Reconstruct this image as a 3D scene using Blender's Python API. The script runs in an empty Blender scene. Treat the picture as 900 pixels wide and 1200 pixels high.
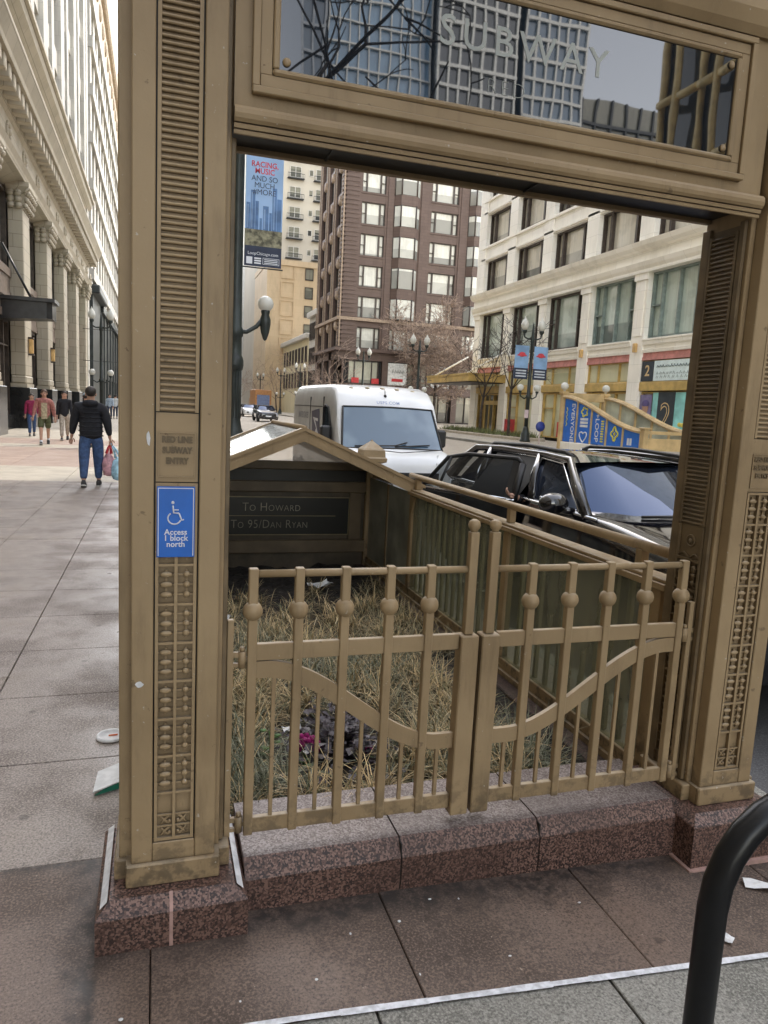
import bpy, bmesh, math, random
from mathutils import Vector, Matrix, Euler
RND = random.Random(7)
PI = math.pi
sc = bpy.context.scene
COL = sc.collection
# ------------------------------------------------------------------ materials
MATS = {}
class NT:
    def __init__(s, name):
        m = bpy.data.materials.new(name); m.use_nodes = True
        s.m = m; s.t = m.node_tree; s.n = s.t.nodes; s.l = s.t.links
        s.b = s.n['Principled BSDF']; s._pos = None
    def new(s, ty, **kw):
        n = s.n.new(ty)
        for k, v in kw.items(): setattr(n, k, v)
        return n
    def link(s, a, b): s.l.new(a, b)
    def pos(s):
        if s._pos is None: s._pos = s.new('ShaderNodeNewGeometry').outputs['Position']
        return s._pos
    def noise(s, scale, detail=3, rough=.55, vec=None, stretch=None):
        n = s.new('ShaderNodeTexNoise'); n.inputs['Scale'].default_value = scale
        n.inputs['Detail'].default_value = detail; n.inputs['Roughness'].default_value = rough
        v = vec or s.pos()
        if stretch:
            mp = s.new('ShaderNodeMapping'); mp.inputs['Scale'].default_value = stretch
            s.link(v, mp.inputs['Vector']); v = mp.outputs['Vector']
        s.link(v, n.inputs['Vector'])
        return n.outputs['Fac']
    def ramp(s, fac, lo, hi, inv=False):
        r = s.new('ShaderNodeMapRange'); r.interpolation_type = 'SMOOTHSTEP'
        r.inputs['From Min'].default_value = lo; r.inputs['From Max'].default_value = hi
        if inv: r.inputs['To Min'].default_value = 1; r.inputs['To Max'].default_value = 0
        s.link(fac, r.inputs['Value']); return r.outputs['Result']
    def mix(s, fac, a, b, blend='MIX'):
        x = s.new('ShaderNodeMix'); x.data_type = 'RGBA'; x.blend_type = blend
        for i, v in ((0, fac), (6, a), (7, b)):
            if isinstance(v, (int, float)): x.inputs[i].default_value = v
            elif isinstance(v, tuple): x.inputs[i].default_value = v[:3] + (1,)
            else: s.link(v, x.inputs[i])
        return x.outputs[2]
    def math(s, op, a, b=0.0):
        x = s.new('ShaderNodeMath', operation=op)
        for i, v in ((0, a), (1, b)):
            if isinstance(v, (int, float)): x.inputs[i].default_value = v
            else: s.link(v, x.inputs[i])
        return x.outputs[0]
    def bump(s, h, strength=.3, dist=.01):
        b = s.new('ShaderNodeBump'); b.inputs['Strength'].default_value = strength; b.inputs['Distance'].default_value = dist
        s.link(h, b.inputs['Height']); s.link(b.outputs['Normal'], s.b.inputs['Normal'])
    def island(s): return s.new('ShaderNodeNewGeometry').outputs['Random Per Island']
    def objrand(s): return s.new('ShaderNodeObjectInfo').outputs['Random']
    def done(s, col, rough=.6, metal=0.0, spec=.5, ior=None, coat=0):
        b = s.b
        if isinstance(col, tuple): b.inputs['Base Color'].default_value = col[:3] + (1,)
        else: s.link(col, b.inputs['Base Color'])
        if isinstance(rough, (int, float)): b.inputs['Roughness'].default_value = rough
        else: s.link(rough, b.inputs['Roughness'])
        b.inputs['Metallic'].default_value = metal
        b.inputs['Specular IOR Level'].default_value = spec
        if ior: b.inputs['IOR'].default_value = ior
        if coat: b.inputs['Coat Weight'].default_value = coat; b.inputs['Coat Roughness'].default_value = .03
        MATS[s.m.name] = s.m
        return s.m

def M_simple(name, col, rough=.6, metal=0, var=.18, scale=4, spec=.5, coat=0, bump=0, ior=None, obj=0.0):
    if name in MATS: return MATS[name]
    t = NT(name)
    a = tuple(c * (1 - var) for c in col); b = tuple(min(1, c * (1 + var)) for c in col)
    c = t.mix(t.ramp(t.noise(scale, 4), .3, .7), a, b)
    if obj: c = t.mix(t.math('MULTIPLY', t.objrand(), obj), c, (.02, .02, .02))
    if bump: t.bump(t.noise(scale * 6, 3), bump)
    return t.done(c, rough, metal, spec, ior, coat)

def M_bronze():
    t = NT('bronze_paint')
    c = t.mix(t.ramp(t.noise(2.2, 4), .3, .72), (.280, .198, .108), (.372, .270, .153))
    c = t.mix(t.math('MULTIPLY', t.ramp(t.noise(9, 5, .7, stretch=(1, 1, .18)), .5, .75), .55), c, (.165, .115, .064))     # streaks
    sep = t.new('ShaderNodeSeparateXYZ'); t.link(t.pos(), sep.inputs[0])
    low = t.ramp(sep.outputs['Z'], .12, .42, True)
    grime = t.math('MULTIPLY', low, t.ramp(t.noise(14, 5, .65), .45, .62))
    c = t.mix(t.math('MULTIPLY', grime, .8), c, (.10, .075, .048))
    g2 = t.ramp(t.noise(23, 5, .6), .66, .73)
    c = t.mix(t.math('MULTIPLY', g2, .55), c, (.10, .07, .042))
    rust = t.ramp(t.noise(31, 5, .7), .695, .73); c = t.mix(t.math('MULTIPLY', rust, .7), c, (.085, .040, .020))
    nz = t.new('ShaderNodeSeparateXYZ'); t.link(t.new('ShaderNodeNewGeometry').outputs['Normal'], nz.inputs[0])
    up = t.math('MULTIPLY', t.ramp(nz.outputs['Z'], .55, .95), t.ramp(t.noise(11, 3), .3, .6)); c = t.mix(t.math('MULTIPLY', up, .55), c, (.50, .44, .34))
    chips = t.ramp(t.noise(52, 4, .6), .70, .715)
    c = t.mix(t.math('MULTIPLY', chips, .7), c, (.52, .48, .42))
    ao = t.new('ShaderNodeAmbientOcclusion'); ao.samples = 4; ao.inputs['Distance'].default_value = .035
    c = t.mix(t.math('MULTIPLY', t.ramp(ao.outputs['AO'], .30, .80, True), .55), c, (.075, .052, .030))   # crevice shade painted into the bronze colour
    t.bump(t.noise(45, 4), .18, .004)
    return t.done(c, t.ramp(t.noise(6, 3), .2, .8) if False else .5, 0, .4)

def M_granite(name, c1, c2, c3, scale=170, rough=.45):
    t = NT(name)
    v = t.new('ShaderNodeTexVoronoi'); v.inputs['Scale'].default_value = scale; t.link(t.pos(), v.inputs['Vector'])
    sp = t.new('ShaderNodeSeparateColor'); t.link(v.outputs['Color'], sp.inputs[0])
    c = t.mix(t.ramp(sp.outputs[0], .35, .6), c1, c2)
    c = t.mix(t.ramp(sp.outputs[1], .62, .7), c, c3)
    c = t.mix(t.math('MULTIPLY', t.ramp(t.noise(3.5, 4), .42, .68), .45), c, tuple(x * .55 for x in c1))
    t.bump(t.noise(150, 2), .15, .003)
    return t.done(c, rough, 0, .45)

def M_pave(name, c1, c2, dark, fleck, wet=.5, damp=False):
    t = NT(name)
    isl = t.island()
    c = t.mix(isl, c1, c2)
    n = t.noise(1.7, 5, .62)
    c = t.mix(t.math('MULTIPLY', t.ramp(n, .40, .64), .8), c, dark)
    agg = t.noise(125, 3, .7)
    c = t.mix(t.math('MULTIPLY', t.ramp(agg, .50, .62), .75), c, tuple(min(1, x * 1.75) for x in c1))
    c = t.mix(t.math('MULTIPLY', t.ramp(agg, .36, .48, True), .75), c, tuple(x * .35 for x in c1))
    c = t.mix(t.ramp(t.noise(55, 2, .4), .765, .79), c, fleck)
    stain = t.ramp(t.noise(5.5, 5, .7), .64, .72)
    c = t.mix(t.math('MULTIPLY', stain, .5), c, tuple(x * .35 for x in dark))
    gum = t.new('ShaderNodeTexVoronoi'); gum.inputs['Scale'].default_value = 3.3; t.link(t.pos(), gum.inputs['Vector'])
    c = t.mix(t.math('MULTIPLY', t.ramp(gum.outputs['Distance'], .045, .075, True), .55), c, tuple(x * .4 for x in dark))
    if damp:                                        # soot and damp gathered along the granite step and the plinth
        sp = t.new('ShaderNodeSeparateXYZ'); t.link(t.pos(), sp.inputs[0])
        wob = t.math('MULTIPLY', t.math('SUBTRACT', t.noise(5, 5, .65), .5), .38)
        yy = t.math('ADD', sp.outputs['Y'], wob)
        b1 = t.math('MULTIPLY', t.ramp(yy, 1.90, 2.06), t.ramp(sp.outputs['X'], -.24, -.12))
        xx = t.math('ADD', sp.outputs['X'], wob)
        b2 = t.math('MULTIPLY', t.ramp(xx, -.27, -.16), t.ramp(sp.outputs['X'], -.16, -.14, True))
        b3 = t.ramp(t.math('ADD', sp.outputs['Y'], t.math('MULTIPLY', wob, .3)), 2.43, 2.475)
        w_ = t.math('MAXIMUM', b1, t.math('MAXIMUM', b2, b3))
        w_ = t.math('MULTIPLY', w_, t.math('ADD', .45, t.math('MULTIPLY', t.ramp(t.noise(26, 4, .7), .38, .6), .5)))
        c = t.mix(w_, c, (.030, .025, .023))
    t.bump(agg, .22, .003)
    r = t.new('ShaderNodeMapRange'); t.link(n, r.inputs['Value'])
    r.inputs['From Min'].default_value = .3; r.inputs['From Max'].default_value = .7
    r.inputs['To Min'].default_value = wet; r.inputs['To Max'].default_value = .8
    return t.done(c, r.outputs['Result'], 0, .5)

def M_terra(name, c1, c2, bw=.9, bh=.45, axis='yz', mortar=.55, rough=.55, msize=.012):
    """terracotta / stone block facing: blocks laid out in the facade's own plane"""
    t = NT(name)
    sep = t.new('ShaderNodeSeparateXYZ'); t.link(t.pos(), sep.inputs[0])
    cmb = t.new('ShaderNodeCombineXYZ')
    hsum = t.math('ADD', sep.outputs['X'], sep.outputs['Y'])
    t.link(hsum, cmb.inputs[0]); t.link(sep.outputs['Z'], cmb.inputs[1])
    br = t.new('ShaderNodeTexBrick'); t.link(cmb.outputs[0], br.inputs['Vector'])
    br.inputs['Scale'].default_value = 1; br.inputs['Brick Width'].default_value = bw; br.inputs['Row Height'].default_value = bh
    br.inputs['Mortar Size'].default_value = msize; br.inputs['Mortar Smooth'].default_value = .3
    br.inputs['Color1'].default_value = c1 + (1,); br.inputs['Color2'].default_value = c2 + (1,)
    br.inputs['Mortar'].default_value = tuple(x * mortar for x in c1) + (1,)
    c = t.mix(t.math('MULTIPLY', t.ramp(t.noise(.8, 5, .65, stretch=(1, 1, .3)), .45, .75), .4), br.outputs['Color'], tuple(x * .6 for x in c1))
    t.bump(br.outputs['Fac'], -.25, .02)
    return t.done(c, rough, 0, .4)

def M_winglass(name, light, dark, p=.5, rough=.06, ior=1.7, scale=.5):
    """window glass: blinds / interior tones vary from pane to pane"""
    t = NT(name)
    r = t.objrand()
    i = t.island()
    k = t.math('FRACT', t.math('ADD', t.math('MULTIPLY', r, 7.13), i))
    sep = t.new('ShaderNodeSeparateXYZ'); t.link(t.pos(), sep.inputs[0])
    gen = t.new('ShaderNodeTexCoord').outputs['Generated']; sg = t.new('ShaderNodeSeparateXYZ'); t.link(gen, sg.inputs[0])
    thr = t.math('MULTIPLY', t.math('FRACT', t.math('MULTIPLY', r, 13.7)), 2 * p)
    low = t.mix(t.ramp(k, .3, .75), dark, tuple(a * .5 + b * .5 for a, b in zip(light, dark)))
    lt = t.mix(t.math('MULTIPLY', t.ramp(t.noise(9, 2, .5, stretch=(1, 1, .02)), .4, .6), .35), light, tuple(a * .6 + b * .4 for a, b in zip(light, dark)))
    c = t.mix(t.ramp(t.math('SUBTRACT', sg.outputs['Z'], thr), -.015, .015), low, lt)
    n = t.ramp(t.noise(scale, 3, .6), .50, .60)
    c = t.mix(t.math('MULTIPLY', n, .18), c, dark)
    t.bump(t.noise(.9, 2), .06, .05)
    return t.done(c, rough, 0, .6, ior)

# ------------------------------------------------------------------ mesh builder
class MB:
    def __init__(s): s.bm = bmesh.new()
    def _mi(s, faces, mi):
        for f in faces: f.material_index = mi
    def box(s, x0, x1, y0, y1, z0, z1, mi=0, bev=0, seg=1):
        mt = Matrix.Translation(((x0 + x1) / 2, (y0 + y1) / 2, (z0 + z1) / 2)) @ Matrix.Diagonal((abs(x1 - x0), abs(y1 - y0), abs(z1 - z0), 1))
        r = bmesh.ops.create_cube(s.bm, size=1, matrix=mt)
        vs = r['verts']; fs = set(f for v in vs for f in v.link_faces); s._mi(fs, mi)
        if bev:
            es = list(set(e for v in vs for e in v.link_edges))
            q = bmesh.ops.bevel(s.bm, geom=es, offset=bev, segments=seg, affect='EDGES', profile=.6)
            s._mi(q['faces'], mi)
        return s
    def poly(s, pts, mi=0):
        vs = [s.bm.verts.new(p) for p in pts]
        try:
            f = s.bm.faces.new(vs); f.material_index = mi
        except ValueError: pass
        return s
    def prism(s, pts, d, mi=0, bev=0):
        """extrude polygon pts (3d) along vector d"""
        d = Vector(d); n = len(pts)
        a = [s.bm.verts.new(p) for p in pts]; b = [s.bm.verts.new(Vector(p) + d) for p in pts]
        fs = [s.bm.faces.new(a[::-1]), s.bm.faces.new(b)]
        for i in range(n): fs.append(s.bm.faces.new((a[i], a[(i + 1) % n], b[(i + 1) % n], b[i])))
        bmesh.ops.recalc_face_normals(s.bm, faces=fs)
        s._mi(fs, mi)
        if bev:
            es = list(set(e for f in fs for e in f.edges))
            q = bmesh.ops.bevel(s.bm, geom=es, offset=bev, segments=1, affect='EDGES'); s._mi(q['faces'], mi)
        return s
    def rings(s, rings, mi=0, caps=True, closed=True, smooth=True):
        """loft through rings of 3d points (same count)"""
        vr = [[s.bm.verts.new(p) for p in r] for r in rings]; n = len(rings[0]); fs = []
        for a, b in zip(vr, vr[1:]):
            for i in range(n if closed else n - 1):
                try: fs.append(s.bm.faces.new((a[i], a[(i + 1) % n], b[(i + 1) % n], b[i])))
                except ValueError: pass
        if caps and closed:
            for r in (vr[0][::-1], vr[-1]):
                try: fs.append(s.bm.faces.new(r))
                except ValueError: pass
        for f in fs: f.smooth = smooth
        s._mi(fs, mi)
        return s
    def tube(s, pts, r, seg=8, mi=0, caps=True, smooth=True):
        pts = [Vector(p) for p in pts]; n = len(pts)
        rs = r if isinstance(r, (list, tuple)) else [r] * n
        rings = []; up = None
        for i, p in enumerate(pts):
            d = (pts[min(i + 1, n - 1)] - pts[max(i - 1, 0)])
            d = d.normalized() if d.length > 1e-9 else Vector((0, 0, 1))
            if up is None:
                up = Vector((0, 0, 1)) if abs(d.z) < .9 else Vector((1, 0, 0))
            u = (up - d * up.dot(d)); u = u.normalized() if u.length > 1e-6 else d.orthogonal().normalized()
            w = d.cross(u); up = u
            rings.append([p + (u * math.cos(2 * PI * k / seg) + w * math.sin(2 * PI * k / seg)) * rs[i] for k in range(seg)])
        return s.rings(rings, mi, caps, True, smooth)
    def lathe(s, prof, c=(0, 0, 0), seg=16, mi=0, smooth=True):
        """prof: list of (r, z)"""
        c = Vector(c)
        rings = [[c + Vector((r * math.cos(2 * PI * k / seg), r * math.sin(2 * PI * k / seg), z)) for k in range(seg)] for r, z in prof]
        return s.rings(rings, mi, True, True, smooth)
    def ball(s, c, r, seg=12, mi=0, sz=None):
        m = Matrix.Translation(c) @ (Matrix.Diagonal((*sz, 1)) if sz else Matrix.Identity(4))
        q = bmesh.ops.create_uvsphere(s.bm, u_segments=seg, v_segments=max(6, seg * 2 // 3), radius=r, matrix=m)
        for f in set(f for v in q['verts'] for f in v.link_faces): f.smooth = True; f.material_index = mi
        return s
    def xform(s, m):
        bmesh.ops.transform(s.bm, matrix=m, verts=s.bm.verts); return s
    def build(s, name, mats, parent=None, smooth=False, label=None):
        me = bpy.data.meshes.new(name)
        L = wloc(parent)
        if L.length: bmesh.ops.translate(s.bm, vec=-L, verts=s.bm.verts)
        s.bm.normal_update(); s.bm.to_mesh(me); s.bm.free()
        if not isinstance(mats, (list, tuple)): mats = [mats]
        for m in mats: me.materials.append(m)
        if smooth:
            for p in me.polygons: p.use_smooth = True
        o = bpy.data.objects.new(name, me); COL.objects.link(o)
        if parent: o.parent = parent
        if label: o['label'] = label
        return o

def wloc(o):
    v = Vector((0, 0, 0))
    while o: v += o.location; o = o.parent
    return v
def thing(name, label, cat, loc=(0, 0, 0), group=None):
    o = bpy.data.objects.new(name, None); COL.objects.link(o); o.location = loc
    o.empty_display_size = .2
    return tag(o, label, cat, group)
def tag(o, label, cat, group=None):
    o['label'] = label; o['category'] = cat
    if group: o['group'] = group
    return o
def struct(o): o['kind'] = 'structure'; return o
def stuff(o, label=None, cat=None):
    o['kind'] = 'stuff'
    if label: o['label'] = label
    if cat: o['category'] = cat
    return o
def dup(o, parent=None, loc=None, rotz=None, label=None, group=None):
    c = o.copy(); COL.objects.link(c); c.parent = parent
    if loc is not None: c.location = loc
    if rotz is not None: c.rotation_euler = (0, 0, rotz)
    if label: c['label'] = label
    if group: c['group'] = group
    for ch in list(o.children): dup(ch, c)
    return c

def text_mb(body, size, xform, extrude=.001, offset=0, align='CENTER', caps=False, spacing=1.0, mb=None, mi=0, sx=1.0, line=1.0):
    cu = bpy.data.curves.new('lettering', 'FONT'); cu.body = body; cu.size = size; cu.extrude = extrude; cu.offset = offset
    cu.align_x = align; cu.align_y = 'CENTER'; cu.space_character = spacing; cu.space_line = line; cu.resolution_u = 3
    if caps:
        cu.small_caps_scale = .74
        for i, ch in enumerate(body):
            if ch.islower(): cu.body_format[i].use_small_caps = True
    o = bpy.data.objects.new('lettering', cu); COL.objects.link(o)
    dg = bpy.context.evaluated_depsgraph_get(); dg.update()
    me = bpy.data.meshes.new_from_object(o.evaluated_get(dg))
    bpy.data.objects.remove(o); bpy.data.curves.remove(cu)
    me.transform(xform @ Matrix.Diagonal((sx, 1, 1, 1)))
    mb = mb or MB()
    k = len(mb.bm.faces)
    mb.bm.from_mesh(me); bpy.data.meshes.remove(me)
    mb.bm.faces.ensure_lookup_table()
    for f in mb.bm.faces[k:]: f.material_index = mi
    return mb
FACE_S = lambda x, y, z: Matrix.Translation((x, y, z)) @ Euler((PI / 2, 0, 0)).to_matrix().to_4x4()          # readable from -Y
FACE_W = lambda x, y, z: Matrix.Translation((x, y, z)) @ Euler((PI / 2, 0, -PI / 2)).to_matrix().to_4x4()     # readable from -X
FACE_E = lambda x, y, z: Matrix.Translation((x, y, z)) @ Euler((PI / 2, 0, PI / 2)).to_matrix().to_4x4()

def skin_mesh(name, joints, bones, mats, parent=None, sub=2, root=0, shift=True):
    """continuous limb surface grown round a joint skeleton; joints: (co, rx, ry)"""
    me = bpy.data.meshes.new(name)
    me.from_pydata([j[0] for j in joints], bones, [])
    o = bpy.data.objects.new(name, me); COL.objects.link(o)
    o.modifiers.new('s', 'SKIN')
    if not me.skin_vertices:
        bm = bmesh.new(); bm.from_mesh(me); bm.verts.layers.skin.verify(); bm.to_mesh(me); bm.free()
    d = me.skin_vertices[0].data
    for i, j in enumerate(joints):
        d[i].radius = (j[1], j[2]); d[i].use_root = (i == root)
    o.modifiers['s'].use_smooth_shade = True
    m2 = o.modifiers.new('u', 'SUBSURF'); m2.levels = sub; m2.render_levels = sub
    dg = bpy.context.evaluated_depsgraph_get(); dg.update()
    ne = bpy.data.meshes.new_from_object(o.evaluated_get(dg)); ne.name = name
    bpy.data.objects.remove(o); bpy.data.meshes.remove(me)
    for m in (mats if isinstance(mats, (list, tuple)) else [mats]): ne.materials.append(m)
    for p in ne.polygons: p.use_smooth = True
    r = bpy.data.objects.new(name, ne); COL.objects.link(r)
    if parent: r.parent = parent
    return r
# ------------------------------------------------------------------ near setting
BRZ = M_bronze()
BRZ_D = M_simple('bronze_dark', (.075, .056, .034), .55, var=.3, scale=5)
BRZ_L = M_simple('bronze_relief', (.155, .112, .062), .55, var=.25, scale=12)
BRZ_J = M_simple('bronze_shaded', (.155, .110, .060), .5, var=.3, scale=6)  # bronze darkened to paint in the shade of the inner jambs
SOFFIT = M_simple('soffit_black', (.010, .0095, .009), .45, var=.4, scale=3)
GRAN = M_granite('pink_granite', (.108, .060, .047), (.034, .021, .019), (.215, .130, .104))
GRAN_D = M_granite('granite_wet', (.09, .06, .055), (.04, .03, .03), (.14, .1, .09))
DUSTY = M_granite('granite_top_dusty', (.225, .185, .172), (.13, .098, .088), (.31, .27, .255))
PAVE_BR = M_pave('paving_brown', (.132, .094, .074), (.158, .115, .092), (.066, .048, .038), (.36, .29, .23), .32, True)
PAVE_GR = M_pave('paving_rose_grey', (.232, .200, .178), (.280, .240, .212), (.128, .104, .090), (.42, .38, .34), .24)
PAVE_CR = M_pave('paving_cream', (.42, .38, .31), (.39, .35, .28), (.30, .265, .22), (.5, .45, .4), .6)
PAVE_PK = M_pave('paving_pink', (.36, .265, .21), (.31, .235, .195), (.26, .195, .165), (.5, .45, .4), .6)
CONC = M_pave('kerb_concrete', (.215, .212, .190), (.245, .238, .215), (.135, .132, .115), (.4, .4, .38), .6)
ASPH = M_pave('asphalt', (.075, .075, .078), (.085, .085, .086), (.05, .05, .052), (.16, .16, .16), .7)
ROADFAR = M_pave('road_sunlit', (.36, .315, .25), (.38, .33, .26), (.28, .24, .2), (.4, .36, .3), .75)  # sunlight on the far lanes put into a paler road colour
JOINT = M_simple('joint_dirt', (.028, .025, .024), .9, var=.4, scale=12)
WHITE = M_simple('white_paint', (.72, .73, .75), .6, var=.15, scale=30)
LINEW = M_simple('line_white', (.66, .68, .72), .7, var=.22, scale=40)
MORTAR = M_simple('pink_mortar', (.42, .27, .235), .8, var=.15, scale=30)

def gz(x): return 0.0 if x <= .3 else (-.035 * (x - .3) if x < 2.62 else -.0812)
def ysk(x, y):                                     # slabs nearest the portal follow a slightly skewed line
    k = 1.0 if y <= 1.75 else max(0.0, (2.48 - y) / .73)
    return y - .052 * x * k + .018 * k

struct(MB().box(-900, 900, -900, 2500, -3.2, -3.0).build('ground', ASPH))
def slabs(name, xs, ys, mat, gap=.006, zoff=0.0, th=.05, skip=None, jit=.0015):
    mb = MB()
    for i in range(len(xs) - 1):
        for j in range(len(ys) - 1):
            x0, x1, y0, y1 = xs[i] + gap / 2, xs[i + 1] - gap / 2, ys[j] + gap / 2, ys[j + 1] - gap / 2
            if skip and skip((x0 + x1) / 2, (y0 + y1) / 2): continue
            dz = RND.uniform(-jit, jit)
            top = [(x, ysk(x, y), gz(x) + zoff + dz) for x, y in ((x0, y0), (x1, y0), (x1, y1), (x0, y1))]
            mb.prism([(p[0], p[1], p[2] - th) for p in top], (0, 0, th), bev=.003)
    return struct(mb.build(name, mat))
XN = [-.01 + .7325 * k for k in range(-8, 4)] + [2.6]
under = lambda x, y: (.3 < x < 1.95 and 2.35 < y < 6.9)
slabs('sidewalk', XN, [1.655, 2.48], PAVE_BR, .0035)
XL = [-.04 - .755 * k for k in range(8, -1, -1)] + [.72, 1.43, 2.14, 2.6]
slabs('sidewalk', XL, [2.48 + .758 * k for k in range(0, 16)] + [14.35], PAVE_GR, .005, skip=under)
slabs('sidewalk', [-5.9 + 1.42 * k for k in range(0, 7)], [14.35, 15.8, 17.25], PAVE_CR, .008)
slabs('sidewalk', [-5.9 + 1.42 * k for k in range(0, 7)], [17.25 + 1.5 * k for k in range(0, 5)], PAVE_PK, .008)
slabs('sidewalk', [-5.9 + 1.42 * k for k in range(0, 7)], [23.25, 24.7], PAVE_CR, .008)
slabs('sidewalk', [-5.9 + 1.42 * k for k in range(0, 7)], [24.7, 26.2, 27.7], PAVE_PK, .008)
slabs('sidewalk', [-5.9 + 2.84 * k for k in range(0, 4)], [27.7 + 3 * k for k in range(0, 30)], PAVE_CR, .01)
slabs('kerb_strip', [-3.7 + .7125 * 1 * k for k in range(0, 9)], [-.6, .5, 1.653], CONC, .008)
slabs('kerb_strip', [-9, -6, -3, 0, 2.6], [-9, -6, -3, -.6], CONC, .01)
mb = MB()
for k in range(40):                                  # hand painted white line, slightly ragged
    xa, xb = -2.4 + k * .125, -2.4 + (k + 1) * .125
    w = .010 + RND.uniform(-.0015, .0018)
    mb.poly([(xa, ysk(xa, 1.649) - w, gz(xa) + .006), (xb, ysk(xb, 1.649) - w, gz(xb) + .006), (xb, ysk(xb, 1.649) + w, gz(xb) + .006), (xa, ysk(xa, 1.649) + w, gz(xa) + .006)])
struct(mb.build('pavement_line', LINEW))
struct(MB().box(-9.5, 2.59, -12, 120, -.5, -.135).build('sidewalk_bed', JOINT))
# road and far pavement
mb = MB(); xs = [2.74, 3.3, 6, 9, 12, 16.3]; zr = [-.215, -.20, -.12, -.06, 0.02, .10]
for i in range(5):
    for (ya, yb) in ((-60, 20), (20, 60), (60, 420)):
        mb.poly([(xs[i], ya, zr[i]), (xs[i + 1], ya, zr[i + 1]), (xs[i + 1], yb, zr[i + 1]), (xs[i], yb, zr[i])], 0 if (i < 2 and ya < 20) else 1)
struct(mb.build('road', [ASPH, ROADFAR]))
struct(MB().box(2.604, 2.738, -30, 120, -.5, -.083, bev=.012).build('kerb', CONC))
struct(MB().box(16.3, 16.45, -60, 52, -.5, .235, bev=.012).build('kerb', CONC))
struct(MB().box(16.454, 23.2, -60, 52, -.5, .23).build('far_sidewalk', PAVE_CR))
struct(MB().box(16.6, 120, 52.3, 93, -.5, .16).build('cross_street', ROADFAR))
struct(MB().box(16.5, 23.2, 93.2, 420, -.5, .23).build('far_sidewalk', PAVE_CR))
struct(MB().box(2.7, 60, 420, 421, -.5, .23).build('far_sidewalk', PAVE_CR))
LINEY = M_simple('road_paint', (.6, .6, .58), .8, var=.25, scale=3)
mb = MB()
for k in range(14): mb.poly([(9.3, 18 + k * 9, -.046), (9.45, 18 + k * 9, -.042), (9.45, 21 + k * 9, -.042), (9.3, 21 + k * 9, -.046)])
struct(mb.build('lane_marking', LINEY))

# ------------------------------------------------------------------ subway portal
CXL, CXR = .055, 2.14
portal = thing('subway_portal', 'tall bronze painted subway entrance portal with ornate pillars and a dark glass sign overhead', 'subway entrance', (1.0975, 2.25, 0))

def T_front(x, y): return Matrix.Translation((x, y, 0))
def T_side(x, y, s): return Matrix.Translation((x, y, 0)) @ Matrix.Rotation(-s * PI / 2, 4, 'Z')   # s=1: faces -X, s=-1: faces +X
def louvers(mb, w, z0, z1, pitch=.0166):
    mb.box(-w / 2, w / 2, .010, .016, z0, z1)
    for sx in (-1, 1): mb.box(sx * w / 2 - sx * .010, sx * w / 2, -.001, .010, z0, z1)
    n = int((z1 - z0) / pitch)
    for i in range(n):
        z = z0 + i * pitch
        h = w / 2 - .0105
        mb.prism([(-h, .0095, z + .002), (-h, .0095, z + .0125), (-h, .002, z + .0108), (-h, 0, z + .006), (-h, .002, z + .003)], (2 * h, 0, 0))
def ornament(mb, w, z0, z1):
    mb.box(-w / 2, w / 2, .0125, .018, z0, z1)
    e = .009
    for sx in (-1, 1): mb.box(sx * w / 2 - sx * e, sx * w / 2, -.002, .0125, z0, z1)
    mb.box(-.0045, .0045, -.002, .0125, z0 + e, z1 - e)
    for z in (z0, z1 - e): mb.box(-w / 2 + e, w / 2 - e, -.001, .0125, z, z + e)
    cw = w / 2 - e - .0045
    zt = z1 - e - .002; zb = z0 + .085
    z = zt
    while z - .117 > zb - .02:
        for k in range(3):
            zz = z - .022 - k * .0295
            for sx, rr in ((-1, (.020, .0095, .0088)), (1, (.0110, .0095, .0098))):
                xc = sx * (.0045 + cw / 2) + (.004 if sx > 0 else 0)
                mb.ball((xc, .005, zz), 1, 8, sz=rr)
                mb.box(sx * .0045, sx * (.0045 + cw), .004, .0125, zz - .0025, zz + .0025)
                mb.box(xc - .003, xc + .003, .006, .0125, zz - .0145, zz + .0145)
        mb.box(-w / 2 + e, -.0045, -.001, .0125, z - .1135, z - .1065); mb.box(.0045, w / 2 - e, -.001, .0125, z - .1135, z - .1065)
        z -= .117
    for r in range(2):                               # scrolled leaves in the bottom squares
        zc = z0 + e + .018 + r * .036
        mb.box(-w / 2 + e, w / 2 - e, .002, .008, zc + .0155, zc + .0205)
        for sx in (-1, 1):
            xc = sx * (.0045 + cw / 2)
            for k in range(4):
                a0 = sx * (.3 + k * .38)
                P = [(xc + sx * (-.018 + .03 * t) * math.cos(k * .25), .006, zc + (-.013 + .026 * t ** (1.1 + .3 * k)) * (1 if (k + r) % 2 else -1)) for t in (0, .25, .5, .75, 1)]
                mb.tube(P, .0022, 5)
            mb.ball((sx * .012, .006, zc - .004), .0055, 8)
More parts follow.
